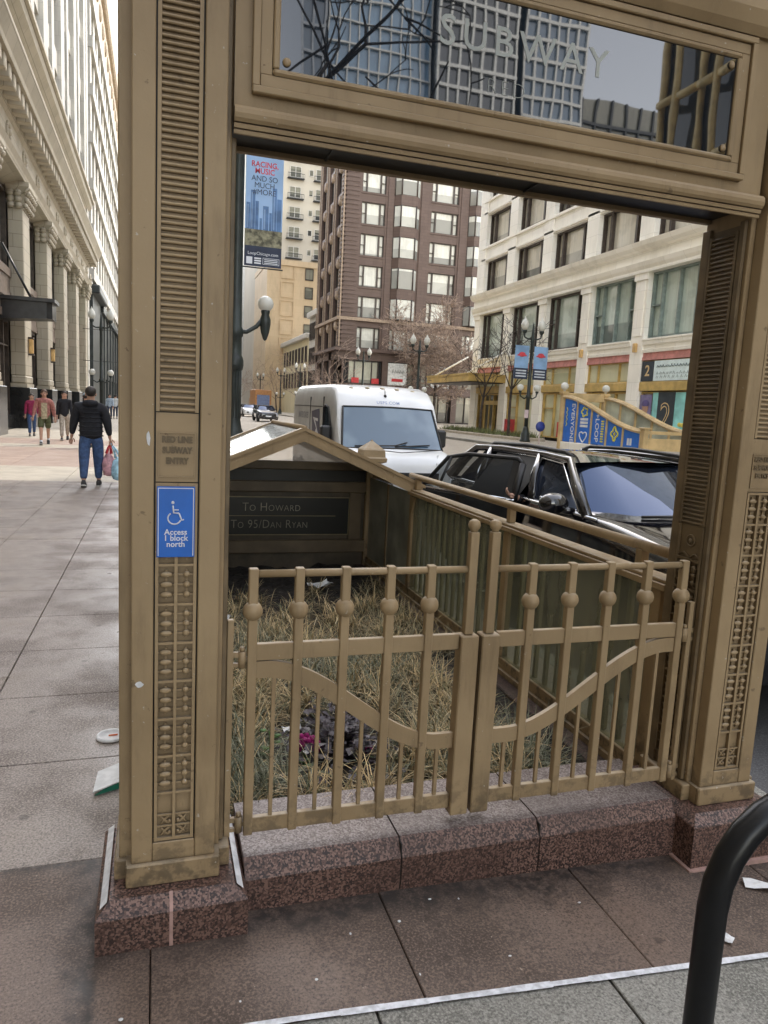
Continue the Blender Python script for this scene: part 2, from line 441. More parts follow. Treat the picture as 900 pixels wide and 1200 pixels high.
def pillar(cx, inner):
    """cx pillar centre, inner: +1 when the opening lies on its +X side"""
    p = MB()
    p.box(*sorted((cx + inner * .139, cx - inner * .158)), 2.15, 2.38, .142, 3.25, bev=.004)
    for s in (-1, 1): p.box(cx + s * .062, cx + s * .122, 2.10, 2.1505, .20, 3.2, bev=.003)
    p.box(cx - .0615, cx + .0615, 2.1015, 2.1505, .20, .268, bev=.002)
    p.box(cx - .137, cx + .137, 2.083, 2.1, .141, .212, bev=.004); p.box(cx - .137, cx + .137, 2.0995, 2.152, .143, .209)
    p.box(cx - .172, cx + .172, 2.135, 2.40, .140, .205, bev=.004)
    # inner jamb frame
    xf = cx + inner * .139
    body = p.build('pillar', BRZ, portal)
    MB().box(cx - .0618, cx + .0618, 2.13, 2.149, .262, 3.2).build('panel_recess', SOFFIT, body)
    q = MB(); louvers(q, .115, 1.565, 3.15); q.xform(T_front(cx, 2.106)); q.build('louver_panel', BRZ, body)
    q = MB(); ornament(q, .115, .272, 1.365); q.xform(T_front(cx, 2.106)); q.build('ornament_panel', BRZ, body)
    q = MB()
    q.box(-.0575, .0575, .004, .012, 1.368, 1.562); 
    for a in ((-.0505, -.0475, 1.381, 1.508), (.0475, .0505, 1.381, 1.508), (-.047, .047, 1.381, 1.384), (-.047, .047, 1.505, 1.508)): q.box(a[0], a[1], .0005, .005, a[2], a[3])
    for i, ln in enumerate(('RED LINE', 'SUBWAY', 'ENTRY')):
        text_mb(ln, .025, FACE_S(0, .0022, 1.487 - i * .030), .0022, .0008, mb=q, sx=.80, mi=1)
    q.xform(T_front(cx, 2.106)); q.build('plaque', [BRZ, BRZ_L], body)
    s = -inner
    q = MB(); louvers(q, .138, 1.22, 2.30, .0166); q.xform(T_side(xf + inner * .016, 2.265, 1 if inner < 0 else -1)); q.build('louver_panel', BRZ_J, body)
    q = MB(); ornament(q, .138, .26, 1.085)
    q.box(-.069, .069, .008, .014, 1.085, 1.215); q.tube([(0 + .022 * math.cos(a), .006, 1.155 + .022 * math.sin(a)) for a in [k * PI / 8 for k in range(17)]], .004, 6)
    q.ball((0, .007, 1.155), .010, 10)
    for sx in (-1, 1):
        q.tube([(sx * .065, .006, 1.09), (sx * .03, .006, 1.105), (0, .006, 1.088)], .0035, 6); q.ball((sx * .034, .006, 1.045), 1, 10, sz=(.014, .008, .016)); q.box(sx * .060, sx * .069, -.001, .008, 1.085, 1.215)
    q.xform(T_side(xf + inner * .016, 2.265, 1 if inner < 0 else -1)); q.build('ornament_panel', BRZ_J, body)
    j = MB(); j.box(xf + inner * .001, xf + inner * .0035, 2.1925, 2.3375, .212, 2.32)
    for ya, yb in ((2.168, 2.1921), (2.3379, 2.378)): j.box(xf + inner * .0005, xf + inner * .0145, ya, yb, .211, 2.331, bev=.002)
    j.build('jamb_shade_lining', BRZ_J, body)  # thin lining added to carry the painted shade over the inner face
    # granite plinth, chamfered, with the pale flashing strips and the mortar joint
    g = MB(); x0, x1, zb = cx - .2175, cx + .2175, (-.05 if cx < 1 else -.13)
    def rect(i, z): return [(x0 + i, 2.0 + i * 1.2, z), (x1 - i, 2.0 + i * 1.2, z), (x1 - i, 2.46 - i, z), (x0 + i, 2.46 - i, z)]
    g.rings([rect(0, zb), rect(0, .108), rect(.003, .113), rect(.037, .141)], 0, smooth=False)
    pl = g.build('plinth', GRAN, portal)
    for sx in ((-1, 1) if cx < 1 else ()):
        g = MB(); xa, xb = cx + sx * .206, cx + sx * .186
        g.poly([(xa, 2.03, .127), (xb, 2.035, .1435), (xb, 2.44, .1435), (xa, 2.445, .127)][::sx]); g.build('flashing_strip', WHITE, pl)
    if cx < 1:
        MB().prism([(cx - .012, 1.9965, .0), (cx - .002, 1.9965, .0), (cx - .002, 1.9965, .111), (cx - .002, 2.045, .1435), (cx - .012, 2.045, .1435), (cx - .012, 1.9965, .111)], (0, .0001, 0)).build('mortar_joint', MORTAR, pl)
        q = MB()
        q.poly([(cx - .012, 1.9965, .0), (cx - .002, 1.9965, .0), (cx - .002, 1.9965, .111), (cx - .012, 1.9965, .111)])
    else:
        g = MB(); g.box(x0 - .012, x1, 1.985, 2.0, -.1, gz(cx) + .012); g.box(x0 - .014, x0, 1.985, 2.1, -.1, gz(cx) + .014); g.build('mortar_bed', MORTAR, pl)
    return body
pil_l = pillar(CXL, 1); pil_r = pillar(CXR, -1)
for z, x, w_, h_ in ((1.49, -.022, .012, .05), (.776, -.046, .028, .022)):   # flaked paint spots
    MB().prism([(x + w_ / 2 * math.cos(a) * RND.uniform(.6, 1), 2.0985, z + h_ / 2 * math.sin(a) * RND.uniform(.7, 1)) for a in [k * PI / 6 for k in range(12)]], (0, .001, 0)).build('paint_chip', WHITE, pil_l)

lx0, lx1 = .196, 1.999
l = MB()
l.box(lx0, lx1, 2.13, 2.155, 2.362, 3.2)                                  # fascia
l.box(lx0, lx1, 2.355, 2.378, 2.358, 3.2)                                 # rear beam
def prof(pts): l.prism([(lx0, y, z) for y, z in pts], (lx1 - lx0, 0, 0))
prof([(2.131, 2.328), (2.122, 2.328), (2.120, 2.338), (2.131, 2.340)])
prof([(2.131, 2.341), (2.116, 2.341), (2.113, 2.352), (2.131, 2.354)])
prof([(2.131, 2.356), (2.111, 2.356), (2.104, 2.364), (2.101, 2.376), (2.103, 2.388), (2.110, 2.397), (2.131, 2.399)])
prof([(2.131, 2.893), (2.115, 2.893), (2.096, 2.915), (2.080, 2.955), (2.080, 3.2), (2.131, 3.2)])
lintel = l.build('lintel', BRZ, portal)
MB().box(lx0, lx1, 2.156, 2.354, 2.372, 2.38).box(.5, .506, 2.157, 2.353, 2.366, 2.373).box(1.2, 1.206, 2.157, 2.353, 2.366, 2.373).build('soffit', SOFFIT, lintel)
def frame(mb, x0, x1, z0, z1, w, ya, yb, bev=.003):
    mb.box(x0, x1, ya, yb, z0, z0 + w, bev=bev); mb.box(x0, x1, ya, yb, z1 - w, z1, bev=bev)
    mb.box(x0, x0 + w, ya + .0007, yb, z0 + w - .001, z1 - w + .001, bev=bev * .6); mb.box(x1 - w, x1, ya + .0007, yb, z0 + w - .001, z1 - w + .001, bev=bev * .6)
f = MB()
frame(f, .242, 1.905, 2.436, 2.886, .020, 2.108, 2.131); frame(f, .2625, 1.8845, 2.4565, 2.8655, .034, 2.118, 2.1315); frame(f, .297, 1.85, 2.4905, 2.8315, .018, 2.112, 2.1312, .006)
sf = f.build('sign_frame', BRZ, portal)
t = NT('sign_glass_mirror'); t.bump(t.noise(4.0, 1), .10, .004); SGLASS = t.done((.012, .015, .02), .015, 0, .5, 2.05)
gl = MB().box(.312, 1.835, 2.122, 2.128, 2.506, 2.816).build('sign_glass', SGLASS, portal)
LETT = M_simple('letter_silver', (.36, .38, .36), .45, var=.1)
LETT2 = M_simple('letter_faded', (.30, .32, .30), .5, var=.2)
q = text_mb('SUBWAY', .118, FACE_S(1.06, 2.1212, 2.70), .0006, .0005, spacing=1.28, sx=1.02); q.build('lettering', LETT, gl)
q = text_mb('RED', .062, FACE_S(1.0, 2.1212, 2.575), .0006, -.002, spacing=1.3); q.build('lettering', LETT2, gl)
for x in (.335, 1.812):
    for z in (2.53, 2.79): MB().lathe([(0, 0), (.012, 0), (.011, .005), (.006, .007), (0, .008)], seg=14).xform(Matrix.Translation((x, 2.1215, z)) @ Matrix.Rotation(PI / 2, 4, 'X')).build('bolt', BRZ, gl)

# blue access sign screwed to the left pillar
BLUE = M_simple('sign_blue', (.012, .135, .56), .38, var=.08, scale=8)
SWHITE = M_simple('sign_white', (.72, .75, .80), .45, var=.08)
asg = thing('access_sign', 'blue and white wheelchair access sign screwed to the left pillar', 'sign', (.053, 2.098, 1.254))
bp = MB().box(.001, .105, 2.098, 2.101, 1.152, 1.356, bev=.0008).build('sign_plate', BLUE, asg)
q = MB()
for a in ((.004, .0062, 1.156, 1.352), (.0998, .102, 1.156, 1.352), (.0065, .0995, 1.3497, 1.352)): q.box(a[0], a[1], 2.0972, 2.0981, a[2], a[3])
q.build('border', SWHITE, bp)
wx, wz, k = .052, 1.268, .00105                                            # wheelchair symbol
q = MB(); S = lambda x, z: (wx + x * k, 2.0972, wz + z * k)
arc = [S(-3 + 17 * math.cos(a), -3 + 16 * math.sin(a)) for a in [math.radians(125 + 215 * i / 14) for i in range(15)]]
q.tube(arc, .0021, 6); q.tube([S(-7, 32), S(-5, 12), S(9, 11)], .0024, 6); q.tube([S(-4, 20), S(8, 20)], .0018, 6); q.tube([S(9, 11), S(16, -8), S(22, -6)], .0022, 6)
q.ball(S(-7, 40), 1, 10, sz=(.0046, .0012, .0046))
q.build('wheelchair_symbol', SWHITE, bp)
q = text_mb('Access\n1 block\nnorth', .0225, FACE_S(.053, 2.0974, 1.207), .0004, .0004, line=.78); q.build('lettering', SWHITE, bp)

# ------------------------------------------------------------------ granite step between the plinths
step = thing('granite_step', 'low chamfered pink granite kerb stones under the closed gate', 'kerb', (1.1, 2.28, 0))
for a, b in ((.274, .797), (.803, 1.327), (1.333, 1.921)):
    mb = MB().prism([(a, 2.10, -.06 - .03 * a), (a, 2.10, .098), (a, 2.103, .104), (a, 2.135, .150), (a, 2.142, .154), (a, 2.47, .154), (a, 2.47, -.1)], (b - a, 0, 0))
    for fc in mb.bm.faces:
        fc.normal_update()
        if fc.normal.z > .9: fc.material_index = 1
    mb.build('kerb_stone', [GRAN, DUSTY], step)
for x in (.8, 1.33): MB().box(x - .0025, x + .0025, 2.106, 2.46, -.05, .146).build('stone_joint', JOINT, step)

# ------------------------------------------------------------------ gates
GY = 2.2
def gate(label, xs, thin, post, box, hinge_x, s):
    g = thing('iron_gate', label, 'gate', (hinge_x, GY, .2), 'bronze gate leaves across the entrance')
    for x in xs:
        b = MB().box(x - .0145, x + .0145, GY - .016, GY + .012, .200, 1.092, bev=.0025).build('baluster', BRZ, g)
        MB().ball((x, GY - .002, .955), .0315, 18).build('ball', BRZ, b)
    x0, x1 = min(xs[0], box[0]), max(xs[0], box[1])
    ra, rb = (xs[0], box[0]) if s > 0 else (box[1], xs[0])
    MB().tube([(min(xs[0], post), GY, 1.074), (max(xs[0], post), GY, 1.074)], .0125, 10).build('top_rail', BRZ, g)
    MB().box(ra, rb, GY - .010, GY + .010, .793, .848, bev=.002).build('middle_rail', BRZ, g)
    MB().box(ra, rb, GY - .010, GY + .010, .205, .258, bev=.002).build('bottom_rail', BRZ, g)
    # S-curved rail
    n = 28; up = []; dn = []
    A, B = xs[0], (box[0] if s > 0 else box[1])
    for i in range(n + 1):
        t = i / n; x = A + (B - A) * t
        u = min(1, max(0, (t - .06) / .86)); e = u * u * (3 - 2 * u)
        z = .763 - .303 * e
        u2 = min(1, max(0, (t + .01 - .06) / .86)); dz = -.303 * (u2 * u2 * (3 - 2 * u2) - e) / (.01 * abs(B - A))
        nl = math.hypot(1, dz); h = .0275
        up.append((x - s * (dz) / nl * h * 1.0, z + h / nl)); dn.append((x + s * dz / nl * h, z - h / nl))
    rings = [[(u[0], GY - .009, u[1]), (u[0], GY + .009, u[1]), (d[0], GY + .009, d[1]), (d[0], GY - .009, d[1])] for u, d in zip(up, dn)]
    MB().rings(rings, smooth=False).build('curved_rail', BRZ, g)
    for x in thin:
        t = (x - A) / (B - A); u = min(1, max(0, (t - .06) / .86)); z = .763 - .303 * u * u * (3 - 2 * u)
        MB().box(x - .006, x + .006, GY - .006, GY + .006, .258, z - .02).build('thin_bar', BRZ, g)
    st = MB().box(box[0], box[1], GY - .03, GY + .025, .183, .845, bev=.004).build('meeting_stile', BRZ, g)
    pp = MB().box(post - .0155, post + .0155, GY - .016, GY + .014, .846, 1.205, bev=.002).build('post', BRZ, g)
    MB().lathe([(0, 1.202), (.013, 1.204), (.012, 1.210), (.019, 1.218), (.0215, 1.229), (.018, 1.241), (.008, 1.248), (0, 1.249)], (post, GY, 0), 14).build('finial', BRZ, pp)
    for z in (.235, .795):
        h = MB(); xh = hinge_x - s * .012
        h.tube([(xh, GY - .004, z - .022), (xh, GY - .004, z + .03)], .013, 10)
        h.tube([(xh, GY - .004, z + .031), (xh, GY - .004, z + .044)], .0085, 8)
        h.box(min(xh, xh - s * .05), max(xh, xh - s * .05), GY - .008, GY + .004, z + .012, z + .028); h.box(min(xh, xh - s * .05), max(xh, xh - s * .05), GY - .008, GY + .004, z - .02, z - .008)
        h.box(min(xh, xs[0]), max(xh, xs[0]), GY - .008, GY + .006, z - .004, z + .012)
        h.build('hinge', BRZ, g)
    return g
XA = [.29, .436, .588, .741, .884]; XB = [1.915, 1.752, 1.588, 1.428, 1.268]
gate('closed bronze gate leaf hinged beside the pillar with the blue sign', XA, [.363, .512, .665, .812, .945], 1.032, (1.0, 1.066), .272, 1)
gate('closed bronze gate leaf on the street side, nearest the black bicycle rack', XB, [1.833, 1.67, 1.508, 1.348, 1.207], 1.112, (1.079, 1.147), 1.934, -1)
for x, s in ((.222, 1), (1.966, -1)):
    MB().box(x - .010, x + .010, GY - .012, GY + .008, .20, .93, bev=.002).build('hinge_post', BRZ, portal)

# ------------------------------------------------------------------ planted stair well: railing walls, shelter, soil
t = NT('cloudy_glass')
tr = t.new('ShaderNodeBsdfTransparent'); tr.inputs[0].default_value = (.74, .76, .66, 1)
ms = t.new('ShaderNodeMixShader'); out = t.n['Material Output']
fc = t.math('ADD', .26, t.math('MULTIPLY', t.ramp(t.noise(2.5, 5, .6, stretch=(1, 1, .35)), .35, .7), .30))
t.link(fc, ms.inputs[0]); t.link(tr.outputs[0], ms.inputs[1]); t.link(t.b.outputs[0], ms.inputs[2]); t.link(ms.outputs[0], out.inputs[0])
CGLASS = t.done((.34, .35, .295), .10, 0, .5)
FROST = M_simple('frosted_glass', (.30, .31, .27), .3, var=.4, scale=3)
PICK = M_simple('picket_bronze', (.36, .31, .20), .5)
def rail_wall(X, label, s):
    r = thing('glazed_railing', label, 'railing', (X, 4.2, 0), 'glazed railing walls of the stair well')
    MB().box(X - .13, X + .09, 2.47, 6.98, -.2, .03, bev=.006).build('stone_kerb', GRAN_D, r)
    MB().box(X - .04, X + .04, 2.47, 6.95, .031, .062).box(X - .025, X + .025, 2.47, 6.95, .0625, .125, bev=.003).build('bottom_rail', BRZ, r)
    MB().box(X - .055, X + .055, 2.39, 5.60, .915, .945, bev=.003).box(X - .045, X + .045, 2.39, 5.60, .9455, .962, bev=.003).build('cap_rail', BRZ, r)
    MB().tube([(X, 2.385, 1.066), (X, 5.68, 1.066)], .0235, 12).build('handrail', BRZ, r)
    for y in (2.62, 3.86, 5.50): MB().box(X - .02, X + .02, y - .022, y + .022, .9625, 1.05, bev=.002).build('rail_support', BRZ, r)
    for y in (2.47, 3.86, 5.58): MB().box(X - .028, X + .028, y - .03, y + .03, .1255, .914, bev=.002).build('post', BRZ, r)
    for ya, yb in ((2.51, 3.82), (3.9, 5.54)): MB().box(X - .012, X - .006, ya, yb, .126, .913).build('glass_pane', CGLASS, r)
    y = 2.58
    while y < 5.5:
        if abs(y - 3.86) > .05: MB().box(X + .012, X + .032, y - .013, y + .013, .126, .9135).build('picket', PICK, r)
        y += .112
    return r
rw = rail_wall(2.05, 'bronze railing wall with cloudy glass panes beside the parked black car', 1)
rail_wall(.145, 'bronze railing wall with cloudy glass panes behind the pillar with the blue sign', -1)

sh = thing('stair_shelter', 'low gabled bronze shelter with glazed roof over the old subway stair', 'shelter', (1.0975, 6.3, 0))
xc, zp, xe, ze = 1.0975, 1.425, 1.005, .995
sl_ = (zp - ze) / xe
for yf, nm in ((5.535, 'rake_board'), (7.12, 'rake_board')):
    m = MB(); hgt = .10
    for s in (-1, 1):
        m.prism([(xc, yf, zp), (xc + s * xe, yf, ze), (xc + s * xe, yf, ze - hgt), (xc, yf, zp - hgt)], (0, .05, 0))
        m.prism([(xc, yf - .012, zp + .012), (xc + s * (xe + .02), yf - .012, ze + .004), (xc + s * (xe + .02), yf - .012, ze - .022), (xc, yf - .012, zp - .016)], (0, .075, 0))
    m.build(nm, BRZ, sh)
ROOFG = M_winglass('roof_glass', (.62, .64, .62), (.30, .32, .32), .45, .08, 1.6, 2.2)
_n = ROOFG.node_tree; _tr = _n.nodes.new('ShaderNodeBsdfTransparent'); _ms = _n.nodes.new('ShaderNodeMixShader'); _ms.inputs[0].default_value = .72
_n.links.new(_tr.outputs[0], _ms.inputs[1]); _n.links.new(_n.nodes['Principled BSDF'].outputs[0], _ms.inputs[2]); _n.links.new(_ms.outputs[0], _n.nodes['Material Output'].inputs[0])
for s in (-1, 1):
    for k in range(4):
        ya = 5.612 + k * .377; yb = ya + .362
        m = MB(); m.prism([(xc + s * .03, ya, zp - .028), (xc + s * .985, ya, ze - .022), (xc + s * .985, yb, ze - .022), (xc + s * .03, yb, zp - .028)], (0, 0, .014)); m.build('roof_pane', ROOFG, sh)
    m = MB()
    for k in range(5):
        y = 5.605 + k * .377
        m.prism([(xc + s * .02, y - .012, zp - .013), (xc + s * 1.0, y - .012, ze - .008), (xc + s * 1.0, y - .012, ze - .04), (xc + s * .02, y - .012, zp - .045)], (0, .024, 0))
    m.box(xc + s * .97, xc + s * 1.03, 5.59, 7.11, ze - .065, ze - .012)
    m.build('roof_rib', BRZ, sh)
MB().tube([(xc, 5.54, zp + .004), (xc, 7.16, zp + .004)], .022, 8).build('ridge', BRZ, sh)
YB = 6.90
t = NT('pediment_glass'); _tr = t.new('ShaderNodeBsdfTransparent'); _ms = t.new('ShaderNodeMixShader'); _ms.inputs[0].default_value = .35
_tl = t.new('ShaderNodeBsdfTranslucent'); _tl.inputs[0].default_value = (.9, .9, .86, 1)
t.link(_tr.outputs[0], _ms.inputs[1]); t.link(_tl.outputs[0], _ms.inputs[2]); t.link(_ms.outputs[0], t.n['Material Output'].inputs[0]); PEDG = t.done((.8, .8, .8), .4)
m = MB(); m.box(.15, 2.04, YB, YB + .03, -.2, 1.05); m.build('rear_wall', BRZ_D, sh)
m = MB(); m.poly([(.15, YB - .004, 1.062), (2.045, YB - .004, 1.062), (1.0975, YB - .004, 1.40)]); m.build('pediment', PEDG, sh)
m = MB()
for a, b, d in ((.985, 1.068, .05), (.766, .872, .05), (.164, .292, .055)): m.box(.16, 2.03, YB - d, YB - .001, a, b, bev=.008)
for x in (.25, 1.90): m.box(x - .06, x + .06, YB - .04, YB - .001, .2925, .7655, bev=.004)
m.build('cross_beam', M_simple('bronze_mid', (.115, .082, .046), .5, var=.25), sh)
m = MB().box(.175, 2.02, YB - .012, YB - .001, .873, .984); m.build('dark_board', SOFFIT, sh)
sb = MB().box(.32, 1.835, YB - .025, YB - .0015, .345, .712, bev=.002); sb = sb.build('direction_sign', M_simple('sign_black', (.008, .009, .009), .3, var=.2), sh)
m = MB(); frame(m, .315, 1.84, .34, .717, .008, YB - .03, YB - .0255, .001); m.box(.36, 1.70, YB - .0275, YB - .0255, .527, .532); m.build('sign_frame', M_simple('dull_brass', (.22, .18, .10), .4, .3), sb)
LETT3 = M_simple('letter_tan', (.34, .31, .24), .5)
m = text_mb('To Howard', .118, FACE_S(1.065, YB - .0262, .612), .0006, -.0015, caps=True, sx=.9, spacing=1.06); m.build('lettering', LETT3, sb)
m = text_mb('To 95/Dan Ryan', .118, FACE_S(1.05, YB - .0262, .445), .0006, -.0015, caps=True, sx=.86, spacing=1.06); m.build('lettering', M_simple('letter_tan_dim', (.24, .22, .17), .5), sb)
for X in (.145, 2.05):
    for ya, yb in ((5.63, 6.22), (6.26, 6.84)): MB().box(X - .012, X - .006, ya, yb, .126, ze - .07).build('side_pane', FROST, sh)
    MB().box(X - .02, X + .02, 6.22, 6.26, .126, ze - .07).build('side_post', BRZ, sh)
    p = MB().box(X - .05, X + .05, 6.845, 6.945, .03, 1.07, bev=.004).build('corner_post', BRZ, sh)
    c = MB()
    def sq(w, z): return [(X - w, 6.895 - w, z), (X + w, 6.895 - w, z), (X + w, 6.895 + w, z), (X - w, 6.895 + w, z)]
    c.rings([sq(.085, 1.068), sq(.125, 1.085), sq(.13, 1.12), sq(.115, 1.135), sq(.11, 1.20), sq(.095, 1.215), sq(.012, 1.285), sq(.004, 1.30)], smooth=False)
    c.build('post_cap', BRZ, p)
    MB().prism([(X - .03, 5.60, .90), (X - .03, 5.60, .62), (X - .03, 5.50, .90)], (.06, 0, 0)).build('bracket', BRZ, sh)

# soil and planting
SOIL = M_simple('dark_mulch', (.020, .016, .013), .95, var=.6, scale=9, bump=.8)
m = MB(); nx, ny = 40, 90
g = [[None] * (ny + 1) for _ in range(nx + 1)]
from mathutils import noise as mn
for i in range(nx + 1):
    for j in range(ny + 1):
        x = .2 + 1.74 * i / nx; y = 2.46 + 4.43 * j / ny
        z = .02 + .035 * mn.noise(Vector((x * 3, y * 3, 0))) + .022 * mn.noise(Vector((x * 14, y * 14, 3))) + .02 * mn.noise(Vector((x * 33, y * 33, 5)))
        g[i][j] = m.bm.verts.new((x, y, z))
for i in range(nx):
    for j in range(ny): m.bm.faces.new((g[i][j], g[i + 1][j], g[i + 1][j + 1], g[i][j + 1]))
o = m.build('planter_soil', SOIL, None); struct(o)
t = NT('dry_blades'); k = t.island()
c = t.mix(t.ramp(k, .0, .55), (.72, .54, .29), (.44, .335, .18)); c = t.mix(t.ramp(k, .62, .84), c, (.15, .165, .085)); c = t.mix(t.ramp(k, .90, .99), c, (.74, .63, .42))
c = t.mix(t.math('MULTIPLY', t.ramp(t.noise(3.2, 3), .53, .65), .55), c, (.25, .25, .165))
_z = t.new('ShaderNodeSeparateXYZ'); t.link(t.pos(), _z.inputs[0]); c = t.mix(t.ramp(_z.outputs['Z'], .02, .13, True), c, (.05, .04, .026))  # blade bases darkened: shade between the tufts painted in
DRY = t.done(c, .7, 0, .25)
m = MB(); R2 = random.Random(11)
def blade(bx, by, bz, ang, L, lean, w, mi=0):
    d = Vector((math.cos(ang), math.sin(ang), 0)); sd_ = Vector((-d.y, d.x, 0)); pts = []
    n = 4
    for i in range(n + 1):
        t_ = i / n
        out_ = L * lean * t_ ** 1.3; zz = L * (t_ * (1.15 - lean * .6) - lean * .72 * t_ * t_)
        pts.append(Vector((bx, by, max(bz + zz, .035 + .01 * R2.random()))) + d * out_)
    for i in range(n):
        w0 = w * (1 - i / n) ** .7; w1 = w * (1 - (i + 1) / n) ** .7
        a, b = pts[i], pts[i + 1]
        m.poly([a - sd_ * w0, a + sd_ * w0, b + sd_ * w1, b - sd_ * w1] if w1 > 1e-5 else [a - sd_ * w0, a + sd_ * w0, b], mi)
def bare(x, y): return ((x - .80) / .32) ** 2 + ((y - 3.02) / .44) ** 2 < 1 or (y > 5.1 + .35 * math.sin(x * 5) + (.9 if (x * 7.3 + y * 3.1) % 1 < .35 else 0)) or ((x - 1.75) ** 2 / .03 + (y - 3.3) ** 2 / .9 < 1)
for _ in range(370):
    x, y = R2.uniform(.26, 1.90), 2.52 + 3.5 * R2.random() ** 1.12
    if bare(x, y): continue
    for _b in range(42):
        a = R2.uniform(0, 2 * PI); blade(x + R2.gauss(0, .035), y + R2.gauss(0, .035), .03, a, R2.uniform(.16, .40) * (1.15 - .12 * (y - 2.5)), R2.uniform(.35, 1.1), R2.uniform(.0016, .0036))
for (gx_, gy_, sp_) in ((.36, 2.72, .10), (.33, 3.0, .09), (.95, 3.75, .2), (1.25, 3.9, .15), (1.2, 2.8, .12), (.5, 4.3, .2), (1.55, 2.75, .1)):
    for _b in range(330):
        blade(gx_ + R2.gauss(0, sp_), gy_ + R2.gauss(0, sp_), .03, R2.uniform(0, 2 * PI), R2.uniform(.22, .42), R2.uniform(.3, .95), R2.uniform(.0018, .0034), 1)
for _ in range(700):
    x, y = R2.uniform(.26, 1.90), 2.50 + 2.9 * R2.random()
    if bare(x, y) and R2.random() < .8: continue
    blade(x, y, .04, R2.uniform(0, 2 * PI), R2.uniform(.12, .3), 1.1, R2.uniform(.0015, .003))
t = NT('green_blades'); k = t.island(); GRN = t.done(t.mix(t.ramp(k, .1, .9), (.12, .135, .085), (.27, .275, .20)), .7, 0, .25)
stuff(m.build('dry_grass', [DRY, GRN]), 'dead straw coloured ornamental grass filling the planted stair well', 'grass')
# pansies, green sprigs, litter
MAG = M_simple('petal_magenta', (.30, .012, .14), .6, var=.3, scale=40); LEAF = M_simple('leaf_green', (.07, .15, .035), .6, var=.3, scale=30)
def flower_plant(label, x, y, n, grp, s=1.0):
    t_ = thing('flowering_plant', label, 'plant', (x, y, .03), grp)
    st, fl = MB(), MB()
    for i in range(n):
        a = R2.uniform(0, 2 * PI); r = R2.uniform(0, .05) * s; z = .03 + R2.uniform(.04, .10) * s
        p = Vector((x + r * math.cos(a), y + r * math.sin(a), z))
        st.tube([(x, y, .03), (p.x, p.y, z)], .0015, 4)
        for q_ in range(5):
            b = q_ * 2 * PI / 5 + a; c_ = p + Vector((math.cos(b) * .013, -.006, math.sin(b) * .013)) * s
            fl.ball(c_, 1, 6, sz=(.012 * s, .004 * s, .012 * s))
        if i % 2: st.ball((x + r * 1.5 * math.cos(a + 1), y + r * 1.5 * math.sin(a + 1), .045), 1, 6, sz=(.016 * s, .012 * s, .004))
    fl.build('flowers', MAG, t_); st.build('stems', LEAF, t_)
flower_plant('magenta pansies blooming at the edge of the dark purple leaves', .64, 2.96, 9, None, 1.25)
flower_plant('tiny single pink blossom in the mulch nearest the middle of the gate', .93, 2.93, 2, None, .8)
def sprig(label, x, y):
    t_ = MB()
    for i in range(9):
        a = R2.uniform(0, 2 * PI); z = .06 + i * .016; c_ = Vector((x + .035 * math.cos(a), y + .03 * math.sin(a), z))
        t_.tube([(x, y, .03), (x, y, z), c_], .0015, 4); t_.ball(c_, 1, 6, sz=(.017, .013, .005))
    o_ = t_.build('leafy_sprig', LEAF); tag(o_, label, 'plant')
DLEAF = M_simple('leaf_purple_black', (.022, .014, .022), .45, var=.5, scale=40)
m = MB()
for i in range(420):
    a = R2.uniform(0, 2 * PI); r_ = abs(R2.gauss(0, .15)); x, y = .82 + r_ * math.cos(a) * .95, 3.0 + r_ * 1.35 * math.sin(a); z = .06 + R2.uniform(0, .13) * max(.2, 1 - r_ * 2.2)
    b = R2.uniform(0, 2 * PI); w_, l_ = R2.uniform(.012, .024), R2.uniform(.03, .06); d_ = Vector((math.cos(b), math.sin(b), R2.uniform(-.3, .7))).normalized(); s_ = d_.cross(Vector((0, 0, 1))).normalized(); p_ = Vector((x, y, z))
    m.poly([p_, p_ + d_ * l_ * .5 + s_ * w_ + Vector((0, 0, .008)), p_ + d_ * l_, p_ + d_ * l_ * .5 - s_ * w_ + Vector((0, 0, .004))])
dk = thing('dark_leaf_plant', 'low clump of crinkled purple black leaves among the straw grass', 'plant', (.82, 3.0, .03)); m.build('leaves', DLEAF, dk)
sprig('small bright green leafy sprig among the dry grass', .475, 2.95)
PAPER = M_simple('paper_white', (.74, .75, .76), .7, var=.1, scale=30)
def scrap(label, x, y, z, w, h, rz, name='paper_scrap', crumple=.01, mat=PAPER):
    m_ = MB(); n = 4; vs = [[m_.bm.verts.new((w * (i / n - .5), h * (j / n - .5), R2.uniform(0, crumple))) for j in range(n + 1)] for i in range(n + 1)]
    for i in range(n):
        for j in range(n): m_.bm.faces.new((vs[i][j], vs[i + 1][j], vs[i + 1][j + 1], vs[i][j + 1]))
    m_.xform(Matrix.Translation((x, y, z)) @ Matrix.Rotation(rz, 4, 'Z')); o_ = m_.build(name, mat); tag(o_, label, 'litter'); return o_
scrap('crumpled white paper scrap lying on the mulch above the pansies', .62, 3.18, .07, .09, .05, .4, crumple=.03)
scrap('white square paper scrap just below the magenta pansies', .635, 2.9, .10, .035, .03, .1)
scrap('crumpled white plastic bag on dark soil below the direction sign', 1.36, 5.95, .05, .2, .12, .3, 'plastic_bag', .06)
scrap('pale plastic cup scrap beside the topmost ball of the gate by the blue sign', .42, 4.7, .14, .09, .1, .7, 'plastic_scrap', .07)
scrap('white torn paper on the brown pavement beside the black bicycle rack', 1.775, 1.66, gz(1.77) + .006, .035, .045, .6, crumple=.008)
scrap('flattened clear white plastic wrapper on the pavement by the street side plinth', 2.12, 1.86, gz(2.1) + .006, .12, .05, -.5, 'plastic_wrapper', .015)
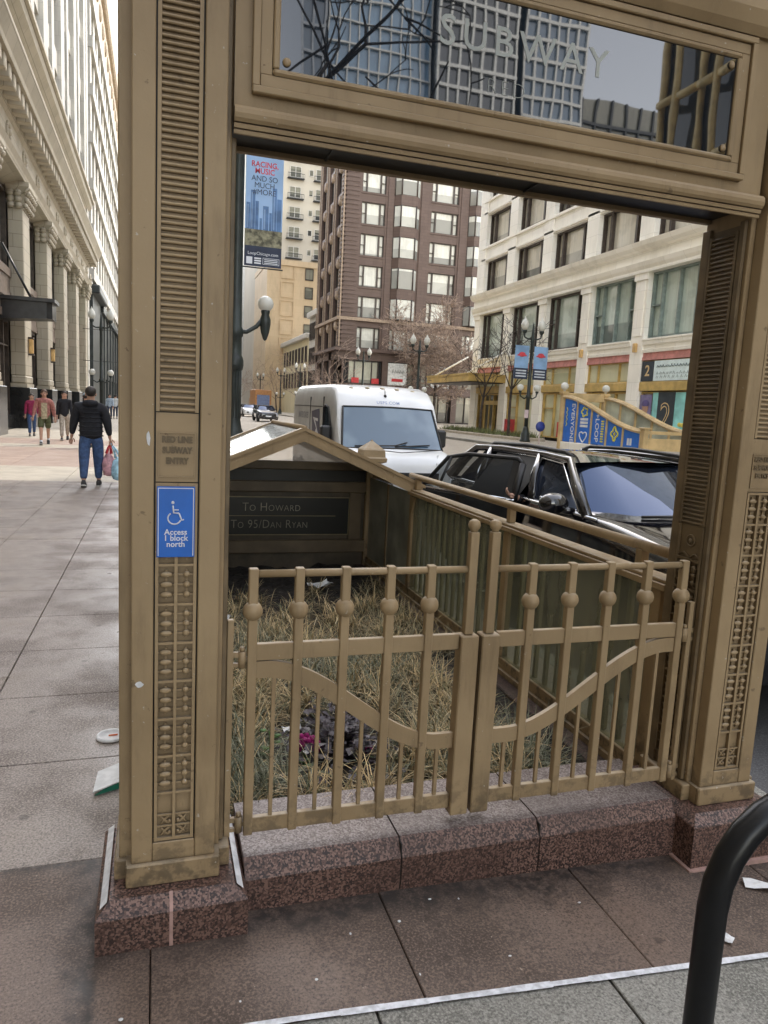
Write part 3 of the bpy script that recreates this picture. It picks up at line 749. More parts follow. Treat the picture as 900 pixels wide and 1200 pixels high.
for lab, x0, y0, x1, y1 in (('white plastic stick lying beside the magenta pansies', .76, 2.96, .87, 2.9), ('thin white plastic stick leaning in the mulch behind the gate', .98, 3.2, 1.05, 3.12), ('short white plastic stick lower than the other litter in the mulch', 1.0, 2.98, 1.04, 2.9)):
    o = MB().tube([(x0, y0, .07), (x1, y1, .085)], .004, 6).build('plastic_stick', PAPER); tag(o, lab, 'litter')
bk = thing('paper_booklet', 'open white leaflet with green edge leaning by the base of the pillar', 'booklet', (-.2, 3.1, .03))
m = MB(); m.prism([(-.238, 2.90, .016), (-.08, 2.96, .040), (-.08, 3.10, .055), (-.228, 3.03, .036)], (0, 0, .004)); m.build('page', PAPER, bk)
m = MB(); m.prism([(-.232, 2.897, .004), (-.08, 2.955, .008), (-.08, 2.957, .038), (-.20, 2.911, .018)], (0, .008, 0)); m.build('cover', M_simple('cover_green', (.02, .20, .13), .5), bk)
text_mb('--- --\n- --- -\n-- ----\n--- --', .03, Matrix.Translation((-.17, 3.06, .062)) @ Matrix.Rotation(.24, 4, 'X'), .0004).build('print', M_simple('print_grey', (.35, .37, .42), .7), bk) if False else None
ld = thing('cup_lid', 'round white plastic cup lid lying flat on the pavement', 'lid', (-.20, 3.43, 0))
MB().lathe([(0, .004), (.05, .004), (.052, .012), (.062, .013), (.066, .006), (.066, .001), (0, .001)], (-.20, 3.43, .003), 28).build('lid', PAPER, ld)
MB().tube([(-.21, 3.43, .010), (-.17, 3.43, .012)], .004, 6).build('straw_stub', M_simple('straw_orange', (.6, .16, .06), .5), ld)
rr = random.Random(5)
for i in range(12):
    x, y = rr.uniform(-.5, 1.5), rr.uniform(1.68, 2.04)
    if -.19 < x < .29 and y > 1.93: continue
    o = MB().ball((x, y, gz(x) + .004), 1, 6, sz=(rr.uniform(.003, .007), rr.uniform(.003, .006), .002)).build('pebble', WHITE); tag(o, 'small pale pebble lying loose on the brown pavement', 'pebble', 'pale pebbles on the brown pavement')

# bicycle rack
RACK = M_simple('rack_black', (.006, .0065, .008), .30, var=.2, scale=20, spec=.35)
X0, Y0 = .908, .885
pts = [(X0, Y0, -.05), (X0, Y0, .45), (X0, Y0, .785)]
for k in range(1, 13):
    a = PI - k * PI / 12
    pts.append((X0 + .17 + .17 * math.cos(a), Y0, .785 + .185 * math.sin(a)))
pts += [(X0 + .34, Y0, .45), (X0 + .34, Y0, -.05)]
tag(MB().tube(pts, .0248, 20).build('bicycle_rack', RACK), 'glossy black bent tube bicycle rack standing on the concrete strip', 'bicycle rack')
# ------------------------------------------------------------------ buildings
CREAM = M_terra('cream_terracotta', (.42, .375, .29), (.475, .425, .335), 1.2, .55)
CREAM_W = M_terra('white_terracotta', (.56, .54, .485), (.62, .595, .54), 1.6, .8, mortar=.8)
CREAM_R = M_terra('ivory_facing', (.94, .90, .80), (.97, .94, .86), 1.4, .9, mortar=.82)
BRONZE_F = M_simple('window_bronze', (.060, .046, .038), .45, var=.3)
SPAN_F = M_simple('spandrel_brown', (.20, .155, .125), .5, var=.2)
BLACKG = M_simple('black_granite', (.018, .019, .020), .18, var=.4, scale=2)
STORE = M_winglass('store_glass', (.26, .25, .19), (.05, .05, .045), .5, .06, 1.6, .7)
GLASS_L = M_winglass('green_window_glass', (.46, .54, .46), (.10, .125, .115), .22, .05, 1.8, .9)
GLASS_R = M_winglass('blind_window_glass', (.66, .62, .52), (.15, .15, .13), .38, .08, 1.7, .8)
GLASS_R2 = M_winglass('teal_window_glass', (.56, .66, .60), (.16, .19, .175), .36, .06, 1.7, 1.1)
GLASS_B = M_winglass('pale_window_glass', (.70, .72, .66), (.20, .21, .195), .52, .07, 1.8, .6)
BROWN = M_terra('brown_brick', (.120, .082, .068), (.135, .094, .079), 1.1, .4, mortar=.7)
BROWN_L = M_simple('brown_stone_sunlit', (.34, .26, .19), .7)  # paler brown paints sunlight onto the trim and ornaments
GOLD = M_simple('gold_trim', (.52, .36, .12), .42, metal=0, var=.2, scale=2)
DARK = M_simple('interior_dark', (.016, .016, .017), .6)
RED = M_simple('poster_red', (.55, .04, .045), .5)
PINKR = M_simple('awning_red', (.55, .24, .21), .6)
PALEG = M_winglass('pale_green_panel', (.74, .74, .54), (.56, .58, .40), .4, .2, 1.5, 1.2)
ORANGE = M_simple('lamp_amber', (.62, .40, .16), .4)

def lerp_(a, b, t): return a + (b - a) * t
class Tpl:
    """one built part (with its own children); the first use is the original, later ones are copies"""
    def __init__(s, o): s.o = o; s.used = False
    def put(s, parent, x, y, z, rz):
        o = s.o if not s.used else dup(s.o)
        s.used = True
        o.parent = parent; o.location = Vector((x, y, z)) - wloc(parent); o.rotation_euler = (0, 0, rz)
        return o
RW, RE = -PI / 2, PI / 2                             # template faces -Y; RW turns it to -X, RE to +X
def win_tpl(w, h, mull, bars, mf, mg, fr=.07, mw=.06, dep=.12, sill=None, ms=None):
    """window seen from its face: frame (sill) > pane; origin at the sill centre, glass plane at y=+dep"""
    f = MB()
    f.box(-w / 2, w / 2, 0, dep, 0, fr); f.box(-w / 2, w / 2, 0, dep, h - fr, h)
    for s in (-1, 1): f.box(s * w / 2, s * (w / 2 - fr), .002, dep, fr, h - fr)
    for m in mull: f.box(m - mw / 2, m + mw / 2, .004, dep, fr, h - fr)
    for (a, b, z) in bars: f.box(a, b, .01, dep - .002, z - .03, z + .03)
    mats = [mf]
    if sill: f.box(-w / 2 - .05, w / 2 + .05, -.14, .0, -.14, .02, 1); mats = [mf, ms]
    o = f.build('window', mats)
    p = MB(); xs = [-w / 2 + fr] + [m for m in mull] + [w / 2 - fr]
    for a, b in zip(xs, xs[1:]): p.poly([(a, dep + .012, fr), (b, dep + .012, fr), (b, dep + .012, h - fr), (a, dep + .012, h - fr)])
    p.build('pane', mg, o)
    return Tpl(o)

# --- ivory department store across the street (faces -X)
def right_store():
    B = thing('department_store', 'ivory department store across the street with gold trimmed shop windows', 'building', (23, 30, .2))
    XF = 23.0; piers = [51.0 - 4.87 * k for k in range(0, 15)]
    YE = piers[-1]; YM = piers[5] - .62; ZL = 20.3
    MB().box(23.6, 60, YM, 51.3, .1, 66).box(23.6, 60, YE - .3, YM - .01, .1, ZL).build('core', DARK, B)
    m = MB()
    for i, y in enumerate(piers):
        w = .55 if i else .62
        m.box(XF, XF + .62, y - w, y + w, 10.3, 66 if i <= 5 else ZL)
        m.box(XF + .02, XF + .62, y - .48, y + .48, .2, 9.0)
        m.box(XF - .02, XF + .03, y - .30, y + .30, 5.9, 8.6); m.box(XF - .08, XF + .1, y - .52, y + .52, 8.62, 8.95)
    zf = [10.5 + 3.32 * k for k in range(0, 16)]
    for z in zf:
        YE_ = YE if z < ZL - 3 else YM
        m.box(XF + .06, XF + .61, YE_, 51, z + 2.27, z + 3.30)
        m.box(XF + .0, XF + .3, YE_, 51, z + 2.35, z + 2.47); m.box(XF - .05, XF + .3, YE_, 51, z + 3.18, z + 3.32)
    m.box(XF + .1, 60, 51.31, 51.62, .2, 66); m.box(XF + .63, 60, YM - .32, YM - .02, ZL - 1, 66); m.box(XF + .0, 60.1, YE - .3, YM - .33, ZL + .01, ZL + .3)
    m.build('facade', CREAM_R, B)
    def band(name, pts, mat, y0=YE - .3, y1=51.66):
        q = MB(); q.prism([(x, y0, z) for x, z in pts], (0, y1 - y0, 0)); return q.build(name, mat, B)
    band('cornice', [(23.6, 8.95), (22.86, 8.95), (22.86, 9.1), (22.78, 9.25), (22.72, 9.45), (22.92, 9.5), (22.95, 10.0), (22.75, 10.05), (22.62, 10.2), (22.55, 10.42), (22.9, 10.47), (23.6, 10.48)], CREAM_R)
    for i in range(len(piers) - 1):
        ya, yb = piers[i + 1] + .48, piers[i] - .48
        q = MB()
        q.prism([(23.55, ya, 5.05), (23.06, ya, 5.05), (23.03, ya, 5.2), (23.1, ya, 5.22), (23.08, ya, 5.42), (23.0, ya, 5.45), (22.98, ya, 5.6), (22.94, ya, 5.65), (22.94, ya, 5.72), (23.55, ya, 5.75)], (0, yb - ya, 0)); q.build('sill_band', CREAM_R, B)
        MB().box(23.12, 23.4, ya, yb, 4.84, 5.045).box(23.08, 23.4, ya, yb, 4.68, 4.835).build('awning_strip', [PINKR], B) if i < 6 else None
        MB().box(23.05, 23.5, ya, yb, 3.18, 3.62, bev=.02).build('gold_band', GOLD, B) if i < 6 else None
    # window templates
    up = win_tpl(3.75, 2.26, (-1.12, 1.12), (), BRONZE_F, GLASS_R, .10, .16, .22)
    lo = win_tpl(3.9, 3.2, (-1.2, 1.2), ((-1.85, -1.2, 1.6), (1.2, 1.85, 1.6)), BRONZE_F, GLASS_R2, .10, .12, .2)
    lo2 = win_tpl(3.9, 3.2, (-1.2, .0, 1.2), ((-1.85, -1.2, 1.6), (1.2, 1.85, 1.6)), M_simple('frame_teal', (.22, .27, .25), .4), GLASS_R2, .09, .07, .2)
    shop = win_tpl(3.88, 1.04, (-1.0, .9), (), GOLD, PALEG, .05, .06, .12)
    gnd = win_tpl(3.88, 2.72, (-1.0, .9), (), GOLD, STORE, .08, .07, .16)
    gnd2 = win_tpl(3.88, 2.72, (-.6, .7), ((-1.9, -.6, 1.8),), GOLD, PALEG, .08, .07, .16)
    for i in range(7):
        yc = (piers[i] + piers[i + 1]) / 2
        for k in range(4 if i < 5 else 3): up.put(B, XF + .30, yc, 10.5 + 3.32 * k, RW)
        (lo if i < 3 else lo2).put(B, XF + .28, yc, 5.74, RW)
        shop.put(B, XF + .2, yc, 3.63, RW)
        (gnd if i in (0, 5, 6) else gnd2).put(B, XF + .24, yc, .42, RW)
    q = MB()
    for i in range(len(piers) - 1):
        for k, z in enumerate(zf):
            if (i < 7 and k < 3) or (i < 5 and k < 4) or (i >= 5 and k >= 3): continue
            yc = (piers[i] + piers[i + 1]) / 2
            for (a, b) in ((-1.85, -1.15), (-1.02, 1.02), (1.15, 1.85)): q.poly([(XF + .42, yc + a, z), (XF + .42, yc + b, z), (XF + .42, yc + b, z + 2.26), (XF + .42, yc + a, z + 2.26)][::-1])
        if i >= 7:
            yc = (piers[i] + piers[i + 1]) / 2
            for (z0, z1) in ((.5, 3.1), (3.7, 4.6), (5.8, 8.9)): q.poly([(XF + .42, yc - 1.9, z0), (XF + .42, yc + 1.9, z0), (XF + .42, yc + 1.9, z1), (XF + .42, yc - 1.9, z1)][::-1])
    o = q.build('window', GLASS_R, B); o['kind'] = 'stuff'
    for i in (2, 3, 4):
        MB().box(XF - .14, XF + .02, piers[i] - .12, piers[i] + .12, 5.1, 5.55, bev=.03).build('wall_lamp', ORANGE, B)
    # posters in the shop windows nearest the portal
    TEAL = M_simple('poster_teal', (.30, .68, .66), .5, var=.25, scale=1.2); NAVY = M_simple('poster_black', (.03, .04, .05), .5); PW = M_simple('poster_pale', (.72, .84, .84), .5, var=.08); TANL = M_simple('poster_gold', (.66, .48, .24), .5)
    ya, yb = piers[5] + .5, piers[4] - .5            # 27.1 .. 31.0
    P = thing('window_poster', 'turquoise shop window poster with a large gold numeral on a black panel', 'poster', (23.2, 29, 1))
    MB().box(23.17, 23.18, ya, yb - 1.0, .75, 3.1).build('poster_sheet', TEAL, P)
    bp_ = MB().box(23.15, 23.165, yb - 2.62, yb - 1.42, .72, 3.12).build('panel', NAVY, P)
    text_mb('2', 1.75, FACE_W(23.145, yb - 2.03, 1.92), .004, .02, sx=.9).build('numeral', TANL, bp_); text_mb('2', 1.75, FACE_W(23.141, yb - 2.03, 1.92), .002, -.03, sx=.9).build('numeral', NAVY, bp_)
    q = MB(); q.box(23.16, 23.168, yb - .95, yb - .05, 1.2, 3.0); q.build('portrait_panel', M_simple('poster_violet', (.22, .19, .34), .5, .3), P)
    q = MB(); q.ball((23.15, yb - .5, 2.35), 1, 14, sz=(.02, .24, .3)); q.build('portrait_face', M_simple('portrait_skin', (.40, .24, .17), .6), P)
    q = MB(); q.ball((23.145, yb - .5, 2.56), 1, 14, sz=(.02, .27, .19)); q.build('portrait_hat', M_simple('portrait_hat', (.10, .08, .22), .6), P)
    q = MB()
    for k in range(7): q.ball((23.16, ya + .25 + k * .09, 1.0 + .22 * math.sin(k * 2.1) + .1 * k), 1, 8, sz=(.012, .13, .10))
    q.build('splash', M_simple('poster_splash', (.75, .62, .12), .5), P)
    P = thing('window_poster', 'pale wide upper shop window poster with dark numeral panel beside handwriting', 'poster', (23.2, 29, 4))
    MB().box(23.10, 23.115, ya, yb - .95, 3.66, 4.62).build('poster_sheet', PW, P)
    b2 = MB().box(23.09, 23.112, yb - .92, yb - .02, 3.66, 4.62).build('panel', NAVY, P)
    text_mb('2', .75, FACE_W(23.085, yb - .47, 4.14), .003, .01).build('numeral', TANL, b2)
    q = MB(); rr = random.Random(3)
    for row, (z, n, r_) in enumerate(((4.36, 13, .028), (4.02, 11, .012), (3.84, 9, .010))):
        for k in range(n):
            y = yb - 1.15 - k * (2.6 / n)
            q.tube([(23.095, y, z - .06), (23.095, y - .07, z + rr.uniform(.02, .09)), (23.095, y - .12, z - .05), (23.095, y - .17, z + rr.uniform(-.04, .06))], r_ * .55, 5)
    q.build('handwriting', M_simple('poster_ink', (.10, .16, .18), .6), P)
    for i, yy in ((1, 1.2), (2, -.9)):
        yc = (piers[i] + piers[i + 1]) / 2
        o = MB().box(23.15, 23.165, yc + yy - .75, yc + yy + .75, .5, 1.4).build('window_poster', RED)
        tag(o, ['', 'red poster low in the shop window behind the double globe lamp', 'red poster low in the shop window between the lamp and the far subway entrance'][i], 'poster')
    # corner entrance with its gold canopy
    c = MB(); c.box(20.2, 23.0, 45.6, 53.6, 3.85, 4.30, bev=.03); c.box(20.16, 23.0, 45.56, 53.64, 4.28, 4.40); c.box(20.4, 22.9, 45.8, 53.4, 3.80, 3.86, 1)
    cn = thing('entrance_canopy', 'gold entrance canopy hung on rods at the far corner of the ivory store', 'canopy', (21.6, 49.5, 4)); c.build('canopy_box', [GOLD, DARK], cn)
    for y in (46.6, 52.8): MB().tube([(20.5, y, 4.4), (23.02, y - .6, 6.0)], .06, 6).build('tie_rod', CREAM_R, cn)
    d = MB()
    for k in range(5): d.box(23.17, 23.25, 46.9 + k * .72, 46.98 + k * .72, .3, 3.0)
    d.box(23.16, 23.25, 46.8, 49.9, 2.35, 2.65); d.build('door_bars', GOLD, B)
right_store()

# --- tall brown building beyond the cross street
def brown():
    B = thing('brown_tower', 'tall dark brown brick building with bay windows beyond the cross street', 'building', (38, 100, .2))
    Y0, X0 = 94.0, 22.7
    MB().box(X0 + .5, 60, Y0 + .55, 108, .1, 75).build('core', DARK, B)
    rows = [9.57 + 3.95 * k for k in range(0, 17)]
    cols = [(25.1, 28.3, 0), (29.6, 32.9, 1), (34.7, 38.6, 0), (40.2, 43.5, 1), (45.3, 49.2, 0), (50.6, 53.9, 1)]
    m = MB()
    xs = [X0] + [v for c in cols for v in c[:2]] + [60]
    for a, b in zip(xs[0::2], xs[1::2]): m.box(a, b, Y0, Y0 + .6, 9.0, 75); m.box(a + .3, b - .2, Y0 - .12, Y0, 9.0, 75)
    for z in rows: m.box(X0, 60, Y0 + .05, Y0 + .59, z + 2.75, z + 3.94); m.box(X0, 60, Y0 - .04, Y0 + .3, z + 3.75, z + 3.93)
    for a, b, ori in cols:
        if ori:
            for z in rows:
                if z > 12: m.prism([(a - .15, Y0 + .02, z + 2.72), (a + .55, Y0 - .85, z + 2.72), (b - .55, Y0 - .85, z + 2.72), (b + .15, Y0 + .02, z + 2.72)], (0, 0, 1.25))
    # State Street side
    for k in range(4): m.box(X0, X0 + .6, Y0 + k * 4.5 - (.0 if k == 0 else .5), Y0 + k * 4.5 + .7, .2, 75)
    for z in rows: m.box(X0 + .06, X0 + .59, Y0, 108, z + 2.9, z + 3.9)
    m.box(X0, 60, Y0 - .05, Y0 + .6, 8.0, 9.55); m.box(X0 - .0, X0 + .6, Y0, 108, 8.0, 9.5)
    m.build('wall', BROWN, B)
    m = MB(); z = 9.6
    while z < 74: m.box(X0 - .16, 24.7, Y0 - .2, Y0 + .4, z, z + .30); z += .56
    m.build('quoin', BROWN, B)
    m = MB()
    for k in range(4):
        for dy in (-.55, .55): m.box(X0 - .12, X0 + .05, Y0 + k * 4.5 + dy + .12, Y0 + k * 4.5 + dy + .36, 9.6, 75)
    for z in rows:
        for k in range(3): m.box(X0 - .3, X0 + .1, Y0 + k * 4.5 + .9, Y0 + k * 4.5 + 1.7, z + 2.9, z + 3.25); m.ball((X0 - .15, Y0 + k * 4.5 + 1.3, z + 2.6), 1, 8, sz=(.3, .45, .5))
    m.build('ornament', BROWN_L, B)
    for z, d in ((9.1, .55), (13.05, .35)):
        MB().box(X0 - d, 60, Y0 - d, Y0 + .2, z, z + .4).box(X0 - d, X0 + .2, Y0 + .2, 108, z, z + .4).build('cornice', BROWN if z < 10 else BROWN_L, B)
    wa = win_tpl(3.2, 2.75, (-.95, .95), ((-1.6, -.95, 1.35), (.95, 1.6, 1.35)), BRONZE_F, GLASS_B, .1, .2, .2)
    wb = win_tpl(3.9, 2.75, (-1.25, 1.25), ((-1.95, -1.25, 1.35), (1.25, 1.95, 1.35)), BRONZE_F, GLASS_B, .1, .2, .2)
    def oriel():
        w = 3.3; f = MB(); p = MB(); h = 2.75
        A, Bq, C, D = (-w / 2 - .1, .0), (-w / 2 + .6, -.82), (w / 2 - .6, -.82), (w / 2 + .1, .0)
        for (q, r) in ((A, Bq), (Bq, C), (C, D)):
            f.tube([(q[0], q[1], 0), (q[0], q[1], h)], .11, 6); f.prism([(q[0], q[1], 0), (r[0], r[1], 0), (r[0], r[1] + .12, 0), (q[0], q[1] + .12, 0)], (0, 0, .1)); f.prism([(q[0], q[1], h - .12), (r[0], r[1], h - .12), (r[0], r[1] + .12, h - .12), (q[0], q[1] + .12, h - .12)], (0, 0, .1))
            p.poly([(q[0], q[1] + .03, .1), (r[0], r[1] + .03, .1), (r[0], r[1] + .03, h - .1), (q[0], q[1] + .03, h - .1)])
        o = f.build('bay_window', BRONZE_F); p.build('pane', GLASS_B, o); return Tpl(o)
    ob = oriel()
    for ci, (a, b, ori) in enumerate(cols[:5]):
        for z in rows[:6]:
            if ori and z > 12: ob.put(B, (a + b) / 2, Y0, z, 0)
            else: (wb if b - a > 3.5 else wa).put(B, (a + b) / 2, Y0 + .2, z, 0)
    ws = win_tpl(3.2, 2.85, (-.55, .55), (), BRONZE_F, STORE, .1, .2, .2)
    for k in range(3):
        for z in rows[:6]: ws.put(B, X0 + .3, Y0 + k * 4.5 + 2.35, z, RW)
    q = MB()
    for a, b, ori in cols:
        for j, z in enumerate(rows):
            if j < 6 and a < 46: continue
            y = Y0 + .4
            q.poly([(a, y, z), (b, y, z), (b, y, z + 2.75), (a, y, z + 2.75)])
    for k in range(3):
        for z in rows[6:]: q.poly([(X0 + .4, Y0 + k * 4.5 + .8, z), (X0 + .4, Y0 + k * 4.5 + .8, z + 2.85), (X0 + .4, Y0 + k * 4.5 + 3.9, z + 2.85), (X0 + .4, Y0 + k * 4.5 + 3.9, z)])
    o = q.build('window', GLASS_B, B); o['kind'] = 'stuff'
    # shop floor
    m = MB()
    for x in (X0, 28.9, 33.4, 39.2, 44.6, 50): m.box(x, x + .8, Y0, Y0 + .6, .2, 8.0)
    m.box(X0, 60, Y0 - .2, Y0 + .6, 4.0, 4.9); m.build('shop_front', BROWN, B)
    dk = win_tpl(4.2, 3.0, (-1.2, 1.2), (), BRONZE_F, M_winglass('display_glass', (.50, .52, .42), (.20, .20, .17), .4, .1, 1.5, .8), .1, .12, .2)
    for x in (26.3, 31.4, 36.6, 42.2): dk.put(B, x, Y0 + .2, 4.95, 0)
    gd = win_tpl(4.4, 3.7, (-.8, .8), (), BRONZE_F, STORE, .1, .1, .2)
    for x in (26.3, 31.4, 36.6, 42.2): gd.put(B, x, Y0 + .2, .25, 0)
    for lab, x in (('white window banner with a red bar on the brown building above the van roof', 31.1), ('white window banner with a red bar on the brown building beside the bare tree', 37.4)):
        t_ = thing('window_banner', lab, 'banner', (x, Y0, 6.4))
        MB().box(x - 1.35, x + 1.35, Y0 + .02, Y0 + .10, 4.95, 7.9).build('sheet', M_simple('banner_white', (.76, .78, .76), .6), t_)
        MB().box(x - .8, x + .8, Y0 + .0, Y0 + .018, 5.45, 5.85).build('bar', RED, t_)
        q = MB()
        for k in range(5): q.tube([(x - .75 + k * .36, Y0 + .01, 6.6), (x - .65 + k * .36, Y0 + .01, 7.1), (x - .5 + k * .36, Y0 + .01, 6.65)], .04, 5)
        q.build('script', M_simple('banner_ink', (.25, .27, .27), .6), t_)
    for x in (25.2, 28.0): MB().box(x - .5, x + .5, Y0 + .05, Y0 + .12, 5.0, 5.7).build('red_decal', RED, B)
brown()

# --- buildings farther down the right side
def plain_building(label, x0, x1, y0, y1, z1, mat, cat='building', name='distant_building'):
    b = thing(name, label, cat, ((x0 + x1) / 2, (y0 + y1) / 2, .2))
    MB().box(x0, x1, y0, y1, .1, z1).build('wall', mat, b); return b
BEIGE = M_simple('beige_brick', (.50, .45, .36), .7, var=.08, scale=.12)
TANB = M_terra('tan_stone', (.58, .44, .27), (.62, .475, .30), 2.5, 1.2, mortar=.85)
b = plain_building('pale beige tower with black fire balconies between the banner and brown building', 21.5, 39, 170, 195, 90, BEIGE)
bw = win_tpl(2.6, 2.4, (0,), ((-1.3, 1.3, 1.2),), M_simple('frame_pale', (.55, .52, .46), .6), STORE, .12, .14, .1)
def balc():
    o = MB().box(-1.9, 1.9, -1.0, 0, -.1, .06).box(-1.9, 1.9, -1.0, -.95, .9, 1.0)
    for k in range(13): o.box(-1.9 + k * .316, -1.85 + k * .316, -1.0, -.95, .06, .9)
    return Tpl(o.build('fire_balcony', M_simple('iron_black', (.025, .028, .032), .5)))
bt = balc(); sw = win_tpl(1.0, 1.4, (), (), M_simple('frame_pale', (.5, .5, .5), .6), STORE, .12, .1, .06)
for k in range(9):
    z = 34.8 + 4.35 * k
    for x in (29.6, 35.6): bw.put(b, x, 169.8, z + .3, 0); bt.put(b, x, 169.9, z, 0)
    sw.put(b, 33.2, 169.85, z + 1.0, 0)
b = plain_building('tan stone office block with recessed panels lower than the beige tower', 19.6, 31.5, 140, 158, 28.3, TANB)
tw = win_tpl(1.6, 2.2, (), (), BRONZE_F, STORE, .1, .1, .12)
for k in range(6):
    for x in (27.6, 30.2): tw.put(b, x, 139.86, 8 + 3.45 * k, 0)
m = MB()
for k in range(6): frame(m, 22.2, 24.8, 8 + 3.45 * k, 10.9 + 3.45 * k, .14, 139.8, 140.0, 0)
m.box(19.5, 31.6, 139.7, 158.1, 27.6, 28.6); m.build('panel_moulding', TANB, b)
b = plain_building('white ribbed tower far down the right side of the street', 23, 45, 196, 290, 80, M_simple('rib_white', (.62, .60, .53), .6, var=.06, scale=.1))
m = MB()
for k in range(34): m.box(22.5, 23, 197 + k * 2.7, 198.1 + k * 2.7, 8, 80)
m.build('rib', CREAM_W, b)
MB().box(22.97, 22.99, 197, 289, 8.2, 79).build('window', STORE, b)
b = plain_building('narrow white three storey building right behind the brown one', 23, 40, 108.2, 115, 15.9, CREAM_W)
MB().box(22.5, 40, 108.1, 115.1, 15.2, 16.1, bev=.1).build('cornice', CREAM_W, b)
nw = win_tpl(1.5, 2.6, (0,), (), BRONZE_F, STORE, .12, .1, .12)
for y in (109.7, 111.7, 113.6):
    for z in (4.5, 8.0, 11.8): nw.put(b, 22.86, y, z, RW)
b = plain_building('low cream building with a white cornice between the white and tan ones', 23, 40, 115.2, 139.8, 12.8, M_terra('cream_plaster', (.72, .64, .42), (.74, .66, .45), 3, 3, mortar=.95))
MB().box(22.4, 40, 115.2, 139.7, 12.3, 13.1, bev=.1).build('cornice', CREAM_W, b)
for k in range(8):
    for z in (4.6, 8.6): nw.put(b, 22.86, 117 + k * 2.9, z, RW)
b = plain_building('hazy pale block closing the far end of the street', -60, 60, 424, 440, 46, M_simple('haze_stone', (.60, .58, .54), .8, var=.05, scale=.1))
MB().box(22, 40, 292, 420, .1, 34).build('annex', M_simple('haze_tan', (.56, .50, .42), .8), b)
m = MB()
for i in range(20):
    for j in range(6): m.poly([(-20 + i * 4, 423.9, 6 + j * 6), (-18 + i * 4, 423.9, 6 + j * 6), (-18 + i * 4, 423.9, 9.5 + j * 6), (-20 + i * 4, 423.9, 9.5 + j * 6)])
o = m.build('window', STORE, b); o['kind'] = 'stuff'

